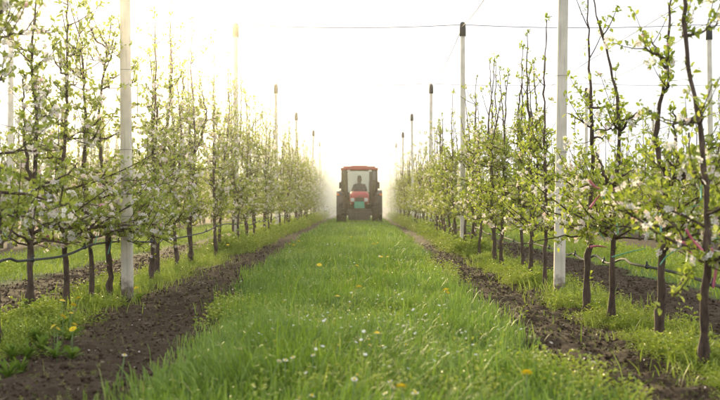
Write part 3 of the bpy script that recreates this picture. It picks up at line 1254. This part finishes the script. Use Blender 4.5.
ribbon('marking_ribbon', pxpath([(683, 242), (690, 250), (697, 258), (703, 263), (710, 262)], 4.36), .013, M_PINK, 'pink ribbon slanting down to the trunk of the nearest right-hand tree', 'ribbon', 'pink marking ribbons')
ribbon('marking_ribbon', pxpath([(711, 248), (715, 256), (714, 270), (713, 288)], 4.36), .012, M_PINK, 'pink ribbon tail hanging straight down right of the nearest right-hand trunk', 'ribbon', 'pink marking ribbons')
ribbon('marking_ribbon', pxpath([(686, 229), (694, 240), (701, 250), (703, 262)], 4.40), .011, M_PINK, 'upper pink ribbon strand left of the nearest right-hand trunk', 'ribbon', 'pink marking ribbons')
ribbon('marking_ribbon', pxpath([(590, 208), (598, 198), (604, 191)], 6.1), .014, M_PINK, 'short pink ribbon in the third right-hand tree, upper one', 'ribbon', 'pink marking ribbons')
ribbon('marking_ribbon', pxpath([(590, 247), (598, 246), (606, 247)], 6.1), .014, M_PINK, 'short pink ribbon in the third right-hand tree, lower one', 'ribbon', 'pink marking ribbons')
ribbon('marking_ribbon', pxpath([(589, 180), (597, 188), (610, 191), (626, 182)], 6.0), .012, M_PINK, 'pink ribbon slung between branches of the third right-hand tree', 'ribbon', 'pink marking ribbons')
ribbon('marking_ribbon', pxpath([(46, 236), (54, 239), (60, 241)], 6.6), .012, M_PINK, 'short pink ribbon in the second left-hand tree', 'ribbon', 'pink marking ribbons')
for L, Y, lab in (([(612, 257), (628, 253), (645, 248)], 5.6, 'green tie string running from the third right-hand trunk'),
                  ([(660, 265), (668, 256), (680, 247)], 5.15, 'green tie string slanting up from the second right-hand trunk'),
                  ([(674, 219), (688, 209), (702, 203)], 4.7, 'green tie string slanting to the nearest right-hand trunk'),
                  ([(700, 252), (707, 240), (716, 238)], 4.4, 'green tie string right of the nearest right-hand trunk'),
                  ([(660, 213), (661, 222), (660, 232)], 5.1, 'green tie band hanging at the second right-hand trunk'),
                  ([(617, 228), (618, 222), (617, 234)], 5.9, 'green tie band at a branch of the third right-hand tree'),
                  ([(592, 226), (600, 232), (604, 240)], 6.2, 'green tie string beside the fourth right-hand tree'),
                  ([(708, 172), (703, 186), (699, 200)], 4.4, 'green tie string high on the nearest right-hand tree'),
                  ([(600, 190), (606, 200), (614, 205)], 6.0, 'green tie string high in the third right-hand tree'),
                  ([(0, 228), (4, 236), (9, 238)], 5.3, 'green tie band at the left edge tree'),
                  ([(6, 208), (18, 214), (30, 208)], 6.2, 'green tie string from the second left-hand trunk'),
                  ([(108, 254), (109, 246), (113, 240)], 7.6, 'green tie string at the fifth left-hand trunk'),
                  ([(95, 244), (96, 236), (99, 231)], 7.3, 'green tie string at the fourth left-hand trunk')):
    ribbon('tie_string', pxpath(L, Y), .006, M_GTIE, lab, 'tie', 'green tie strings')

# ------------------------------------------------------------------ tractor
M_RED = plain('red_paint', (.36, .035, .035), .38, noise=.12, scale=5, coat=.25)
M_ROOF = plain('roof_red', (.30, .035, .03), .5, noise=.12, scale=5)
M_BLK = plain('black_frame', (.03, .028, .028), .55)
M_RUB = plain('tyre_rubber', (.035, .030, .027), .85, noise=.25, scale=14, bump=.3)
M_RIM = plain('rim_paint', (.30, .27, .24), .5)
M_GREY = plain('engine_grey', (.085, .075, .07), .6, .2)
M_LAMP = plain('lamp_lens', (.55, .55, .53), .2, noise=.02)
M_ORG = plain('orange_lens', (.75, .22, .03), .3, noise=.05)
M_TEAL = plain('teal_plate', (.04, .30, .22), .5)
M_GLASS = glass_mat()
M_SEAT = plain('seat_fabric', (.05, .05, .055), .8)


def rbox(x0, x1, y0, y1, z0, z1, bev=.015, taper=None):
    bm = bmesh.new()
    bmesh.ops.create_cube(bm, size=1)
    for v in bm.verts:
        v.co = Vector((x0 if v.co.x < 0 else x1, y0 if v.co.y < 0 else y1, z0 if v.co.z < 0 else z1))
    if taper:
        taper(bm)
    if bev:
        bmesh.ops.bevel(bm, geom=bm.edges[:], offset=bev, segments=2, profile=.6, affect='EDGES')
    return bm


def bmo(name, bms, mat, parent, shade=False):
    me = bpy.data.meshes.new(name)
    if not isinstance(bms, (list, tuple)):
        bms = [bms]
    tot = bmesh.new()
    for b in bms:
        tmp = bpy.data.meshes.new('tmp')
        b.to_mesh(tmp)
        tot.from_mesh(tmp)
        bpy.data.meshes.remove(tmp)
        b.free()
    bmesh.ops.recalc_face_normals(tot, faces=tot.faces[:])
    tot.to_mesh(me)
    tot.free()
    me.materials.append(mat)
    if shade:
        for p in me.polygons:
            p.use_smooth = True
    return link(name, me, parent)


TX, TY = -.07, 33.9
tr = link('tractor', None, None, (TX, TY, hz1(TX, TY) - .02))
TS = .88
tr.scale = (TS,) * 3
tag(tr, 'red orchard tractor with glazed cab driving towards the camera on the grass', 'tractor')

# hood lofted from rounded sections
A = Acc()
secs = []
for (yy, w_, zb, zt) in ((-1.38, .20, .86, 1.08), (-1.36, .29, .80, 1.16), (-1.28, .335, .77, 1.205), (-1.0, .35, .76, 1.235), (-.5, .36, .76, 1.255), (-.12, .37, .76, 1.27)):
    a_ = np.linspace(0, 2 * math.pi, 24, endpoint=False)
    cx2 = np.sign(np.cos(a_)) * np.abs(np.cos(a_)) ** .45 * w_
    cz2 = np.sign(np.sin(a_)) * np.abs(np.sin(a_)) ** .45 * (zt - zb) / 2 + (zt + zb) / 2
    secs.append(np.column_stack([cx2, np.full(24, yy), cz2]))
V = np.concatenate(secs)
Qs = [(k_ * 24 + q, k_ * 24 + (q + 1) % 24, k_ * 24 + 24 + (q + 1) % 24, k_ * 24 + 24 + q) for k_ in range(len(secs) - 1) for q in range(24)]
V = np.concatenate([V, [(0, -1.385, .97), (0, -.12, 1.0)]])
T = [(144, (q + 1) % 24, q) for q in range(24)] + [(145, 120 + q, 120 + (q + 1) % 24) for q in range(24)]
hood = link('hood', A.add(V, T, Qs).mesh('hood', M_RED, True), tr)
bmo('grille', rbox(-.16, .16, -1.402, -1.37, .84, 1.02, .012), M_BLK, hood)
for k_ in range(5):
    bmo('grille_slat', rbox(-.145, .145, -1.41, -1.398, .862 + k_ * .032, .872 + k_ * .032, .002), M_GREY, hood)
bmo('hood_badge', rbox(-.05, .05, -1.40, -1.375, 1.045, 1.075, .006), M_GREY, hood)
for s_ in (-1, 1):
    bmo('headlight', rbox(s_ * .245 - .065, s_ * .245 + .065, -1.405, -1.33, .86, 1.0, .025), M_LAMP, hood, True)
    bmo('side_vent', rbox(s_ * .352 - .014, s_ * .352 + .014, -.95, -.35, .88, 1.08, .01), M_BLK, hood)
bmo('chassis', [rbox(-.20, .20, -1.30, 1.1, .40, .76, .03), rbox(-.33, .33, -.2, .9, .45, .80, .04)], M_GREY, tr)
bmo('weight_carrier', [rbox(-.42, .42, -1.40, -1.30, .50, .60, .02), rbox(-.10, .10, -1.42, -1.25, .50, .80, .01)], M_GREY, tr)
for k_ in range(9):
    xw = -.36 + k_ * .09
    bmo('weight_plate', rbox(xw - .039, xw + .039, -1.50 - .02 * (k_ % 2), -1.30, .20, .50, .018), M_GREY, tr)
bmo('belly_plate', rbox(-.40, .40, -.8, 1.0, .22, .42, .03), M_BLK, tr)
bmo('front_plate', rbox(-.185, .185, -1.53, -1.46, .63, .87, .012), M_TEAL, tr)
bmo('front_axle', [rbox(-.58, .58, -.97, -.83, .36, .48, .03), rbox(-.18, .18, -1.0, -.8, .40, .62, .02)], M_GREY, tr)
for s_ in (-1, 1):
    bmo('step', [rbox(s_ * .50 - .13, s_ * .50 + .13, -.15, .25, .38, .42, .008), rbox(s_ * .50 - .13, s_ * .50 + .13, -.15, .25, .62, .66, .008), rbox(s_ * .39 - .02, s_ * .39 + .02, -.15, .25, .38, .82, .008)], M_BLK, tr)
    bmo('fuel_tank', rbox(s_ * .42 - .10, s_ * .42 + .10, -.65, -.18, .48, .80, .04), M_BLK, tr)


def wheel(name, x, y, r_, w_, hubmat):
    s_ = 1 if x > 0 else -1
    def lathe(prof, n_=32):
        k2 = len(prof)
        a_ = np.arange(n_) * 2 * math.pi / n_
        V = np.array([[(px_, pr_ * math.cos(t_), pr_ * math.sin(t_)) for t_ in a_] for (px_, pr_) in prof]).reshape(-1, 3)
        Qs = [(k_ * n_ + q, k_ * n_ + (q + 1) % n_, (k_ + 1) * n_ + (q + 1) % n_, (k_ + 1) * n_ + q) for k_ in range(k2 - 1) for q in range(n_)]
        return V, Qs
    rim = Acc()
    rr = r_ * .56
    V, Qs = lathe([(-w_ * .40, rr), (-w_ * .36, rr * .93), (0, rr * .88), (w_ * .28, rr * .86), (w_ * .34, rr * .93), (w_ * .42, rr), (w_ * .36, rr * .9), (w_ * .10, rr * .7), (w_ * .12, rr * .34), (w_ * .25, rr * .30), (w_ * .26, .002)])
    V[:, 0] *= s_
    rim.add(V, None, Qs)
    wo = link('wheel', rim.mesh('rim', hubmat, True), tr, (x, y, r_))
    ty = Acc()
    rb = r_ * .93
    V, Qs = lathe([(-w_ * .42, rr * .99), (-w_ * .5, rr * 1.2), (-w_ * .5, rb * .90), (-w_ * .42, rb * .98), (0, rb), (w_ * .42, rb * .98), (w_ * .5, rb * .90), (w_ * .5, rr * 1.2), (w_ * .42, rr * .99)], 36)
    ty.add(V, None, Qs)
    link('tyre', ty.mesh('tyre', M_RUB, True), wo)
    lg = Acc()
    nl = 20 if r_ > .5 else 18
    BXV = np.array([(-1, -1, 0), (1, -1, 0), (1, 1, 0), (-1, 1, 0), (-1, -1, 1), (1, -1, 1), (1, 1, 1), (-1, 1, 1)], float)
    BXQ = [(0, 3, 2, 1), (4, 5, 6, 7), (0, 1, 5, 4), (1, 2, 6, 5), (2, 3, 7, 6), (3, 0, 4, 7)]
    for k_ in range(nl):
        for h_ in (-1, 1):
            t0 = (k_ + (.5 if h_ > 0 else 0)) * 2 * math.pi / nl
            V = []
            for bx_, by_, bz_ in BXV:
                u_ = (bx_ + 1) / 2
                px_ = h_ * (.02 + u_ * .48) * w_
                tt_ = t0 + (u_ * .20) + by_ * .055 * (1 + .2 * u_)
                rad_ = rb * .94 + bz_ * (r_ - rb * .94) * (1 if u_ < .5 else .95)
                V.append((px_, rad_ * math.cos(tt_), rad_ * math.sin(tt_)))
            lg.add(np.array(V), None, BXQ)
    tag(link('tread', lg.mesh('tread', M_RUB), wo), kind='stuff')


for s_ in (-1, 1):
    wheel('rear', s_ * .68, .72, .60, .36, M_RIM)
    wheel('front', s_ * .60, -.90, .42, .27, M_RIM)

# cab
bmo('cab_floor', [rbox(-.42, .42, -.12, 1.12, .80, .95, .03), rbox(-.44, .44, -.13, -.05, .93, 1.22, .02)], M_BLK, tr)


def bar(p, q, w_=.035, d_=.035):
    p, q = Vector(p), Vector(q)
    bm = bmesh.new()
    bmesh.ops.create_cube(bm, size=1)
    L = (q - p).length
    for v in bm.verts:
        v.co = Vector((v.co.x * w_, v.co.y * d_, v.co.z * L))
    bmesh.ops.bevel(bm, geom=bm.edges[:], offset=.006, segments=1, affect='EDGES')
    rot = (q - p).to_track_quat('Z', 'Y')
    for v in bm.verts:
        v.co = rot @ v.co + (p + q) / 2
    return bm


for s_ in (-1, 1):
    bmo('pillar', bar((s_ * .45, -.10, .95), (s_ * .47, -.02, 2.07), .05, .06), M_BLK, tr)
    bmo('pillar', bar((s_ * .66, .45, 1.05), (s_ * .645, .48, 2.07), .06, .07), M_BLK, tr)
    bmo('pillar', bar((s_ * .60, 1.15, 1.05), (s_ * .60, 1.08, 2.07), .05, .06), M_BLK, tr)
    bmo('door_sill', bar((s_ * .45, -.08, 1.0), (s_ * .655, .44, 1.08), .035, .035), M_BLK, tr)
    bmo('door_head', bar((s_ * .47, -.02, 2.03), (s_ * .645, .46, 2.03), .035, .035), M_BLK, tr)
    # fender over the rear wheel
    Fn = Acc()
    arc = np.linspace(-.35, 2.3, 12)
    V = []
    for a_ in arc:
        for xx_, rr_ in ((.50, .66), (.86, .66), (.86, .69), (.50, .69)):
            V.append((s_ * xx_, .72 - math.cos(a_) * rr_, .62 + math.sin(a_) * rr_))
    Qs = [(k_ * 4 + q, k_ * 4 + (q + 1) % 4, k_ * 4 + 4 + (q + 1) % 4, k_ * 4 + 4 + q) for k_ in range(11) for q in range(4)] + [(0, 1, 2, 3), (44, 47, 46, 45)]
    fe = link('fender', Fn.add(np.array(V), None, Qs).mesh('fender', M_GREY), tr)
    bmo('fender_panel', rbox(s_ * .53 - .13, s_ * .53 + .13, .16, .20, .60, 1.10, .02), M_GREY, tr)
    bmo('indicator', rbox(s_ * .80 - .05, s_ * .80 + .05, .04, .11, 1.10, 1.18, .012), M_ORG, tr)
    bmo('indicator_stalk', bar((s_ * .66, .30, 1.10), (s_ * .80, .09, 1.12), .03, .03), M_BLK, tr)
    mi = bmo('mirror', rbox(s_ * .70 - .06, s_ * .70 + .06, -.10, -.06, 1.36, 1.60, .015), M_BLK, tr)
    bmo('mirror_arm', [bar((s_ * .46, -.06, 1.66), (s_ * .70, -.08, 1.62), .02, .02), bar((s_ * .70, -.08, 1.63), (s_ * .70, -.08, 1.5), .018, .018)], M_BLK, mi)
    bmo('work_light', [rbox(s_ * .40 - .06, s_ * .40 + .06, -.20, -.13, 1.99, 2.06, .012)], M_LAMP, tr)
    bmo('side_window', [rbox(-.005, .005, 0, 1, 0, 1, 0, lambda bm: [setattr(v, 'co', Vector((s_ * (.475 + (.16 if v.co.y > .5 else 0)) + v.co.x, -.03 + (.45 if v.co.y > .5 else 0), 1.08 if v.co.z < .5 else 2.03))) for v in bm.verts])], M_GLASS, tr)
bmo('windscreen', rbox(-.43, .43, -.11, -.103, 1.21, 2.05, 0, lambda bm: [setattr(v.co, 'y', v.co.y + (.08 if v.co.z > 1.6 else 0.01)) for v in bm.verts]), M_GLASS, tr)
bmo('rear_window', rbox(-.57, .57, 1.12, 1.127, 1.15, 2.05, 0), M_GLASS, tr)
bmo('rear_wall', rbox(-.58, .58, 1.05, 1.13, .90, 1.15, .02), M_BLK, tr)
roof = bmo('roof', [rbox(-.70, .70, -.22, 1.22, 2.05, 2.13, .035), rbox(-.60, .60, -.12, 1.1, 2.11, 2.19, .035), rbox(-.30, .30, .0, .9, 2.17, 2.22, .02)], M_ROOF, tr, False)
bmo('exhaust', [bar((.40, -.26, 1.2), (.40, -.22, 1.98), .06, .06), bar((.40, -.27, 1.25), (.40, -.25, 1.62), .10, .10)], M_BLK, tr)
bmo('wiper', bar((.05, -.125, 1.23), (-.16, -.075, 1.65), .015, .012), M_BLK, tr)
bmo('seat', [rbox(-.24, .24, .35, .80, .98, 1.10, .05), rbox(-.22, .22, .76, .88, 1.05, 1.55, .05)], M_SEAT, tr)
Tt = Acc()
a_ = np.linspace(0, 2 * math.pi, 25)
ring = np.column_stack([.18 * np.cos(a_), .10 + .10 * np.sin(a_), 1.32 + .13 * np.sin(a_)])
Tt.tube(ring, .014, 6, False)
Tt.tube([(0, -.02, .98), (0, .10, 1.32)], .025, 8)
Tt.tube([(-.18, .10, 1.32), (.18, .10, 1.32)], .012, 6)
link('steering_wheel', Tt.mesh('steering_wheel', M_BLK, True), tr)


# ------------------------------------------------------------------ driver
def person():
    vs, es, rad = [], [], []

    def v(p, r_, par=None):
        vs.append(p)
        rad.append(r_)
        if par is not None:
            es.append((par, len(vs) - 1))
        return len(vs) - 1
    pel = v((0, .60, 1.17), (.15, .12))
    wai = v((0, .61, 1.30), (.145, .11), pel)
    che = v((0, .59, 1.46), (.165, .12), wai)
    nek0 = v((0, .58, 1.555), (.075, .07), che)
    nek = v((0, .565, 1.60), (.052, .052), nek0)
    chin = v((0, .55, 1.66), (.082, .088), nek)
    hd = v((0, .545, 1.735), (.10, .112), chin)
    v((0, .55, 1.80), (.075, .088), hd)
    v((0, .440, 1.69), (.014, .016), chin)      # nose
    for s_ in (-1, 1):
        v((s_ * .098, .56, 1.70), (.010, .018), chin)   # ears
        sh = v((s_ * .185, .585, 1.50), (.068, .068), che)
        el = v((s_ * .265, .42, 1.28), (.050, .050), sh)
        wr = v((s_ * .185, .17, 1.33), (.030, .030), el)
        ha = v((s_ * .175, .115, 1.345), (.034, .022), wr)
        for f_, (dx, dz, L) in enumerate(((-.022, .02, .055), (-.008, .024, .065), (.008, .024, .062), (.022, .018, .05))):
            k1 = v((s_ * .175 + dx, .115 - L * .6, 1.345 + dz), (.0085, .0085), ha)
            v((s_ * .175 + dx, .115 - L * .7, 1.345 + dz - .03), (.0078, .0078), k1)
        v((s_ * .175 - s_ * .05, .10, 1.355), (.009, .009), ha)
        hip = v((s_ * .095, .55, 1.15), (.095, .095), pel)
        kn = v((s_ * .14, .14, 1.20), (.066, .066), hip)
        an = v((s_ * .14, .06, 1.0), (.042, .042), kn)
        v((s_ * .14, -.02, .975), (.038, .032), an)
    me = bpy.data.meshes.new('person')
    me.from_pydata(vs, es, [])
    o = link('person', me, None, (TX, TY, hz1(TX, TY) - .02))
    o.scale = (TS,) * 3
    md = o.modifiers.new('skin', 'SKIN')
    for k_, sk in enumerate(me.skin_vertices[0].data if me.skin_vertices else []):
        sk.radius = rad[k_]
        sk.use_root = (k_ == 0)
    sb = o.modifiers.new('subd', 'SUBSURF')
    sb.levels = sb.render_levels = 1
    m, n, ot = mat_new('driver_clothes_skin')
    tc = N(n, 'ShaderNodeTexCoord')
    sp = N(n, 'ShaderNodeSeparateXYZ')
    n.links.new(tc.outputs['Object'], sp.inputs[0])
    gt = N(n, 'ShaderNodeMath', operation='GREATER_THAN')
    gt.inputs[1].default_value = 1.585
    n.links.new(sp.outputs[2], gt.inputs[0])
    ly = N(n, 'ShaderNodeMath', operation='LESS_THAN')
    ly.inputs[1].default_value = .15
    n.links.new(sp.outputs[1], ly.inputs[0])
    lz = N(n, 'ShaderNodeMath', operation='GREATER_THAN')
    lz.inputs[1].default_value = 1.28
    n.links.new(sp.outputs[2], lz.inputs[0])
    mh = N(n, 'ShaderNodeMath', operation='MULTIPLY')
    n.links.new(ly.outputs[0], mh.inputs[0])
    n.links.new(lz.outputs[0], mh.inputs[1])
    mxm = N(n, 'ShaderNodeMath', operation='MAXIMUM')
    n.links.new(gt.outputs[0], mxm.inputs[0])
    n.links.new(mh.outputs[0], mxm.inputs[1])
    mx = N(n, 'ShaderNodeMix', data_type='RGBA')
    n.links.new(mxm.outputs[0], mx.inputs[0])
    mx.inputs[6].default_value = (.035, .035, .045, 1)
    mx.inputs[7].default_value = (.36, .21, .15, 1)
    b = N(n, 'ShaderNodeBsdfPrincipled')
    b.inputs['Roughness'].default_value = .8
    n.links.new(mx.outputs[2], b.inputs['Base Color'])
    n.links.new(b.outputs[0], ot.inputs[0])
    me.materials.append(m)
    tag(o, 'driver in dark clothes sitting inside the tractor cab with hands on the wheel', 'person')
    # short dark hair
    H = Acc()
    hv = []
    for q in range(6):
        th = q / 5 * 1.75
        for k_ in range(14):
            a = k_ * 2 * math.pi / 14
            back = .25 * max(0, math.sin(a))
            t2 = th * (.62 + back * 1.2)
            hv.append((.094 * math.sin(t2) * math.cos(a), .552 + .112 * math.sin(t2) * math.sin(a), 1.745 + .122 * math.cos(t2)))
    Qs = [(k_ * 14 + q, k_ * 14 + (q + 1) % 14, k_ * 14 + 14 + (q + 1) % 14, k_ * 14 + 14 + q) for k_ in range(5) for q in range(14)]
    link('hair', H.add(np.array(hv), None, Qs).mesh('hair', plain('dark_hair', (.02, .015, .012), .7), True), o)


person()

# ------------------------------------------------------------------ flowers
DV, DF = [], []
for rg_, (rr_, zz_, nn) in enumerate(((1.0, .10, 16), (.72, .32, 14), (.42, .46, 10))):
    for q in range(nn):
        a = q * 2 * math.pi / nn + rg_ * .2
        b0 = len(DV)
        w_ = .13
        DV += [(.12 * math.cos(a), .12 * math.sin(a), zz_ * .4), (rr_ * math.cos(a - w_ * 1.3), rr_ * math.sin(a - w_ * 1.3), zz_), (rr_ * math.cos(a + w_ * 1.3), rr_ * math.sin(a + w_ * 1.3), zz_)]
        DF.append((b0, b0 + 1, b0 + 2))
DV, DF = np.array(DV), np.array(DF)
HEAD = Acc().add(DV * .017, DF, None, .4).mesh('dandelion_head', M_YEL)
WV, WF = [], []
for q in range(11):
    a = q * 2 * math.pi / 11
    b0 = len(WV)
    for rr_, da in ((.15, 0), (.8, .22), (1, 0), (.8, -.22)):
        WV.append((rr_ * math.cos(a + da), rr_ * math.sin(a + da), .12 * rr_))
    WF += [(b0, b0 + 1, b0 + 2), (b0, b0 + 2, b0 + 3)]
WHEAD = Acc().add(np.array(WV) * .011, WF, None, .5).mesh('white_head', M_WHITE)
DISC = Acc()
DISC.tube([(0, 0, 0), (0, 0, .004), (0, 0, .006)], [.004, .0038, .0015], 8, var=.2)
DISCM = DISC.mesh('disc', M_YEL)
# toothed leaves of the rosette
RV, RF = [], []
prof = [(0, .02), (.2, .05), (.3, .10), (.36, .05), (.5, .13), (.56, .07), (.72, .16), (.78, .09), (.9, .12), (1, .0)]
for k_, (t_, w_) in enumerate(prof):
    z_ = .55 * t_ - .42 * t_ * t_
    RV += [(-w_, t_, z_ + .03), (0, t_, z_), (w_, t_, z_ + .03)]
RQ = []
for k_ in range(len(prof) - 1):
    b0 = k_ * 3
    RQ += [(b0, b0 + 1, b0 + 4), (b0, b0 + 4, b0 + 3), (b0 + 1, b0 + 2, b0 + 5), (b0 + 1, b0 + 5, b0 + 4)]
RV, RF = np.array(RV), np.array(RQ)


def rosette_mesh(seed, n_, L):
    rg = np.random.default_rng(seed)
    A = Acc()
    a = np.arange(n_) * 2.4 + rg.normal(0, .2, n_)
    d = np.column_stack([np.cos(a), np.sin(a), rg.uniform(.1, .9, n_)])
    scatter(A, RV, RF, np.zeros((n_, 3)), frames(d, rg, .1), rg.uniform(.6, 1.1, n_) * L, rg.random(n_))
    return A.mesh('rosette', M_DARKWEED)


ROS = [rosette_mesh(q, 18, .13) for q in range(3)]


def flower(kind, px, py, h, label, leaves=False, head_sc=1.0):
    x, y = ground_at(px, py, h)
    z = hz1(x, y)
    name = 'dandelion' if kind == 'd' else 'white_daisy'
    e = link(name, None, None, (x, y, z), pr.uniform(0, 6.28))
    tag(e, label, 'flower', 'dandelions' if kind == 'd' else 'white flowers in the grass')
    A = Acc()
    lx, ly = pr.gauss(0, .02), pr.gauss(0, .02)
    hh = h - z
    A.tube([(0, 0, -.01), (lx * .4, ly * .4, hh * .5), (lx, ly, hh)], [.0022, .002, .0018], 5)
    link('stem', A.mesh('stem', M_STEM, True), e)
    hd = link('flower_head', HEAD if kind == 'd' else WHEAD, e, (lx, ly, hh))
    hd.rotation_euler = (pr.gauss(.25, .2), pr.gauss(0, .25), 0)
    hd.scale = (head_sc,) * 3
    if kind != 'd':
        link('disc', DISCM, hd)
    if leaves:
        ro = link('leaf_rosette', ROS[pr.randrange(3)], e)
        ro.rotation_euler = (0, 0, pr.uniform(0, 6))
        ro.scale = (.7,) * 3


lab1 = 'yellow dandelion of the clump in the weeds under the left-hand row'
for q, (px, py) in enumerate(((60.6, 301), (71, 299), (67.5, 305), (69, 314), (62, 317.5), (55, 326), (57, 330), (69, 325), (72, 329))):
    flower('d', px, py, .14, lab1, q in (0, 3, 5, 8), 1.0)
flower('d', 139, 288, .08, 'yellow dandelion beside the foot of the nearest left-hand post', True)
for px, py in ((212, 244), (216, 245), (228, 245)):
    flower('d', px, py, .14, 'yellow dandelion under the left-hand row near its second post', False, 1.3)
for px, py in ((290, 244), (293, 245), (300, 241)):
    flower('d', px, py, .14, 'yellow dandelion at the left edge of the grass far from the camera', False, 1.3)
for px, py in ((350, 237), (375, 244), (382, 257), (388, 257), (378, 243), (371, 239)):
    flower('d', px, py, .14, 'yellow dandelion far down the middle of the grass alley', False, 1.35)
flower('d', 318, 265, .2, 'lone yellow dandelion left of the middle of the far grass', False, 1.2)
flower('d', 355, 266, .2, 'yellow dandelion above another on the alley centre line', False, 1.2)
flower('d', 356, 287, .19, 'yellow dandelion on the alley centre line half way to the camera', False, 1.1)
flower('d', 341, 297, .18, 'yellow dandelion just left of the alley centre line', False)
flower('d', 445, 290, .19, 'left one of two yellow dandelions side by side on the right half of the grass', False, 1.1)
flower('d', 449, 293, .17, 'right one of two yellow dandelions side by side on the right half of the grass', False, 1.1)
flower('d', 391, 333, .19, 'yellow dandelion behind the patch of white flowers', False, 1.1)
flower('d', 410, 387, .17, 'yellow dandelion nearest to the camera right of centre', True)
flower('d', 527, 373, .15, 'yellow dandelion near the right edge of the near grass', False)
flower('d', 491, 238, .22, 'yellow dandelion under the right-hand row', False, 1.4)
wl = 'small white daisy in the near grass patch'
for px, py in ((340, 311), (334, 345), (364, 340), (370, 345), (390, 346), (400, 337), (402, 345), (312, 355), (295, 357), (285, 361), (310, 395), (314, 397), (306, 396), (396, 382), (393, 385), (410, 393), (349, 375), (266, 361), (352, 380), (384, 392)):
    flower('w', px, py, .13, wl, False, pr.uniform(.8, 1.15))
flower('w', 121, 356, .14, 'lone white daisy at the left edge of the grass beside bare soil')
for px, py, k_ in ((12, 352, 0), (28, 350, 1), (42, 345, 2), (20, 362, 1), (36, 336, 0), (8, 368, 2)):
    x, y = ground_at(px, py, .03)
    e = link('broadleaf_weed', None, None, (x, y, hz1(x, y)), pr.uniform(0, 6))
    tag(e, 'dark green toothed rosette weed at the foot of the nearest left-hand trees', 'plant', 'rosette weeds at lower left')
    for q in range(2):
        ro = link('leaf_rosette', ROS[(k_ + q) % 3], e)
        ro.rotation_euler = (0, 0, 1.3 * q)
        ro.scale = (.50 - .1 * q,) * 2 + (.62 + .3 * q,)
        tag(ro, kind='stuff')

# tiny white flowers nobody could count
acc = Acc()
n = 420
y = 3.5 + rng.random(n) ** 1.3 * 18
x = rng.uniform(-.9, .9, n)
k = fbm(x * 1.1 + 4, y * .75, 303) > .50
x = np.concatenate([x[k], rng.normal(.08, .28, 90)])
y = np.concatenate([y[k], rng.normal(4.75, .55, 90)])
n = len(x)
d = np.column_stack([rng.normal(0, .4, n), rng.normal(0, .4, n), np.ones(n)])
scatter(acc, FV, FF, np.column_stack([x, y, hz(x, y) + rng.uniform(.09, .19, n)]), frames(d, rng, .5), rng.uniform(.005, .009, n), np.full(n, .3))
o = link('tiny_white_flowers', acc.mesh('tiny_white_flowers', M_WHITE))
tag(o, 'tiny white weed flowers scattered through the alley grass', 'flowers', kind='stuff')

# petals fallen on the bare soil
acc = Acc()
n = 520
y = 3.6 + rng.random(n) ** 1.4 * 12
x = np.where(rng.random(n) < .5, rng.normal(-1.8, .4, n), rng.normal(1.55, .35, n))
PV = np.array([(0, -.5, 0), (.4, 0, .12), (0, .5, 0), (-.4, 0, .1)])
scatter(acc, PV, np.array([(0, 1, 2), (0, 2, 3)]), np.column_stack([x, y, hz(x, y) + .009]), frames(np.column_stack([rng.normal(0, 1, n), rng.normal(0, 1, n), rng.normal(0, .2, n)]), rng, .3), rng.uniform(.008, .014, n), rng.random(n) * .5)
o = link('fallen_petals', acc.mesh('fallen_petals', M_PETAL))
tag(o, 'pale petals fallen on the soil under the trees', 'petals', kind='stuff')

# ------------------------------------------------------------------ air
def box_mesh(name, x0, x1, y0, y1, z0, z1, mat):
    V = [(x0, y0, z0), (x1, y0, z0), (x1, y1, z0), (x0, y1, z0), (x0, y0, z1), (x1, y0, z1), (x1, y1, z1), (x0, y1, z1)]
    return np_mesh(name, V, [np.array([(0, 3, 2, 1), (4, 5, 6, 7), (0, 1, 5, 4), (1, 2, 6, 5), (2, 3, 7, 6), (3, 0, 4, 7)])], mat)


hz_o = link('haze', box_mesh('haze', -650, 650, -650, 950, -1.2, 4.2, volume_mat('haze_air', .0009, (1, .97, .90), .925)))
tag(hz_o, 'pale sunlit haze in the air', 'haze', kind='stuff')

M_MIST = volume_mat('spray_mist', .030, (1, 1, 1), .2)
for (rx_, ry_, rz_) in ((6.5, 12, 2.6), (4.6, 9, 2.0), (3.2, 6, 1.5)):
    bm = bmesh.new()
    bmesh.ops.create_icosphere(bm, subdivisions=3, radius=1)
    for v in bm.verts:
        v.co = Vector((v.co.x * rx_, v.co.y * ry_, v.co.z * rz_))
    me = bpy.data.meshes.new('spray_mist')
    bm.to_mesh(me)
    bm.free()
    me.materials.append(M_MIST)
    o = link('spray_mist', me, None, (0, 36.5 + 12.5, 1.45))
    tag(o, 'white spray mist hanging behind the tractor', 'mist', 'spray mist', 'stuff')
